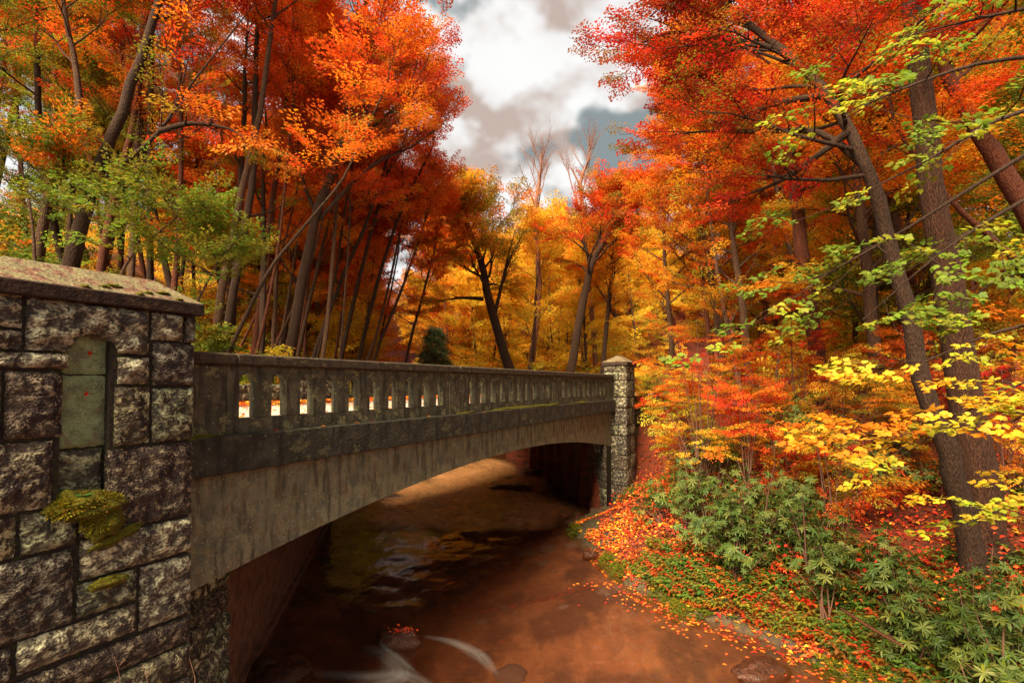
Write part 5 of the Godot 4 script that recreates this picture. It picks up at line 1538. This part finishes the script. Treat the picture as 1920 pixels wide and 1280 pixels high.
# ------------------------------------------------------------------ sky
func sky_image() -> Image:
	var W := 1536
	var H := 768
	var im := Image.create(W, H, false, Image.FORMAT_RGBF)
	var f := FastNoiseLite.new()
	f.seed = 8
	f.noise_type = FastNoiseLite.TYPE_SIMPLEX_SMOOTH
	f.fractal_octaves = 5
	f.frequency = 0.013
	f.fractal_gain = 0.58
	var g := FastNoiseLite.new()
	g.seed = 31
	g.noise_type = FastNoiseLite.TYPE_SIMPLEX_SMOOTH
	g.fractal_octaves = 4
	g.frequency = 0.013
	# clouds where the photograph has them: [right, up] as slopes from the view axis, size, weight
	var puffs := [[0.02, 0.66, 0.13, 1.1], [0.06, 0.54, 0.09, 0.6], [-0.06, 0.42, 0.11, 0.6], [-0.02, 0.36, 0.12, 0.4], [0.11, 0.455, 0.05, 0.6], [-0.15, 0.63, 0.05, 0.5], [-0.1, 0.5, 0.08, 0.5], [0.15, 0.53, 0.075, -0.9], [0.2, 0.47, 0.08, -0.7], [-0.085, 0.655, 0.035, -0.9], [0.03, 0.5, 0.05, -0.35]]
	# where their undersides are in shade
	var dusk := [[-0.115, 0.55, 0.06, 0.9], [-0.05, 0.525, 0.05, 0.7], [-0.075, 0.73, 0.05, 0.8], [0.1, 0.71, 0.05, 0.8], [-0.01, 0.40, 0.05, 0.35], [0.11, 0.49, 0.03, 0.6]]
	var teal := Color(0.23, 0.275, 0.285)
	var white := Color(0.82, 0.82, 0.815)
	var peach := Color(0.45, 0.35, 0.30)
	for j in H:
		var el := PI / 2 - PI * (j + 0.5) / H
		var ce := cos(el)
		var se := sin(el)
		for i in W:
			if se < -0.02:
				im.set_pixel(i, j, Color(0.22, 0.17, 0.13))
				continue
			var az := TAU * (i + 0.5) / W
			var d := Vector3(sin(az) * ce, se, -cos(az) * ce) * 260.0
			var n := f.get_noise_3d(d.x, d.y * 1.5, d.z)
			var c := n * 1.5 + 0.14
			var above := f.get_noise_3d(d.x, d.y * 1.5 + 20.0, d.z)
			var dk := clampf(0.12 + (above - n) * 1.5 - g.get_noise_3d(d.x, d.y * 1.6, d.z) * 0.4, 0.0, 0.8)
			if d.z < -50.0:
				var u := d.x / -d.z
				var v := d.y / -d.z
				for p in puffs:
					c += p[3] * exp(-(pow(u - p[0], 2) + pow(v - p[1], 2)) / (p[2] * p[2])) * 0.7
				for p in dusk:
					dk += p[3] * exp(-(pow(u - p[0], 2) + pow(v - p[1], 2)) / (p[2] * p[2])) * clampf(0.55 + (above - n) * 2.0, 0.15, 1.3)
			var cov := smoothstep(-0.1, 0.32, c)
			var cloud := white.lerp(peach, clampf(dk, 0.0, 0.92))
			im.set_pixel(i, j, teal.lerp(cloud, cov))
	return im

func _ready() -> void:
	# camera: level-ish, lens shifted up a little
	var cam := Camera3D.new()
	cam.name = "camera"
	cam.position = Vector3(0, EYE, 0)
	cam.rotation.x = deg_to_rad(1.5)
	cam.set_frustum(2.0 * 0.1 * 640.0 / FOC, Vector2(0, 0.1 * 55.0 / FOC), 0.1, 600.0)
	add_child(cam)
	cam.make_current()
	var env := Environment.new()
	var sky := Sky.new()
	var pano := PanoramaSkyMaterial.new()
	pano.panorama = ImageTexture.create_from_image(sky_image())
	sky.sky_material = pano
	env.sky = sky
	env.background_mode = Environment.BG_SKY
	env.background_energy_multiplier = 0.104
	env.tonemap_mode = Environment.TONE_MAPPER_LINEAR
	env.tonemap_exposure = 11.6
	env.sdfgi_enabled = true
	env.ssao_enabled = true
	env.ssil_enabled = true
	var we := WorldEnvironment.new()
	we.name = "environment"
	we.environment = env
	add_child(we)
	var sun := DirectionalLight3D.new()
	sun.name = "sun"
	sun.light_color = Color(1.0, 0.90, 0.76)
	sun.light_energy = 0.5
	sun.light_angular_distance = 34.0
	sun.shadow_enabled = true
	sun.rotation = Vector3(deg_to_rad(-44), deg_to_rad(-32), 0)      # from the left and a little behind the camera
	add_child(sun)

	bframe = Transform3D(Basis(Vector3.UP, brot), bpos)
	rng.seed = 1
	nz.seed = 5
	nz.noise_type = FastNoiseLite.TYPE_SIMPLEX_SMOOTH
	nz.frequency = 0.01
	nz.fractal_octaves = 3
	make_materials()
	M.leaf_red = leaf_mat(); M.leaf_red.albedo_color = RED.linear_to_srgb()
	M.leaf_orange = leaf_mat(); M.leaf_orange.albedo_color = ORANGE.linear_to_srgb()
	mesh.fine = make_spray(1, 92, 0.10)
	mesh.fine2 = make_spray(2, 60, 0.125)
	mesh.maple = make_spray(3, 26, 0.17, true)
	mesh.whorl = make_whorl(1)
	mesh.whorl2 = make_whorl(2)
	mesh.herb = make_herb(1)
	mesh.fallen = make_fallen(1)
	mesh.fallen_solid = [make_fallen(2), make_fallen(3)]

	build_land()
	build_bridge()
	build_left_pier()
	build_other_piers()
	build_named_trees()
	build_forest()
	build_stream_things()
	build_bank()
	build_ledge_leaves()
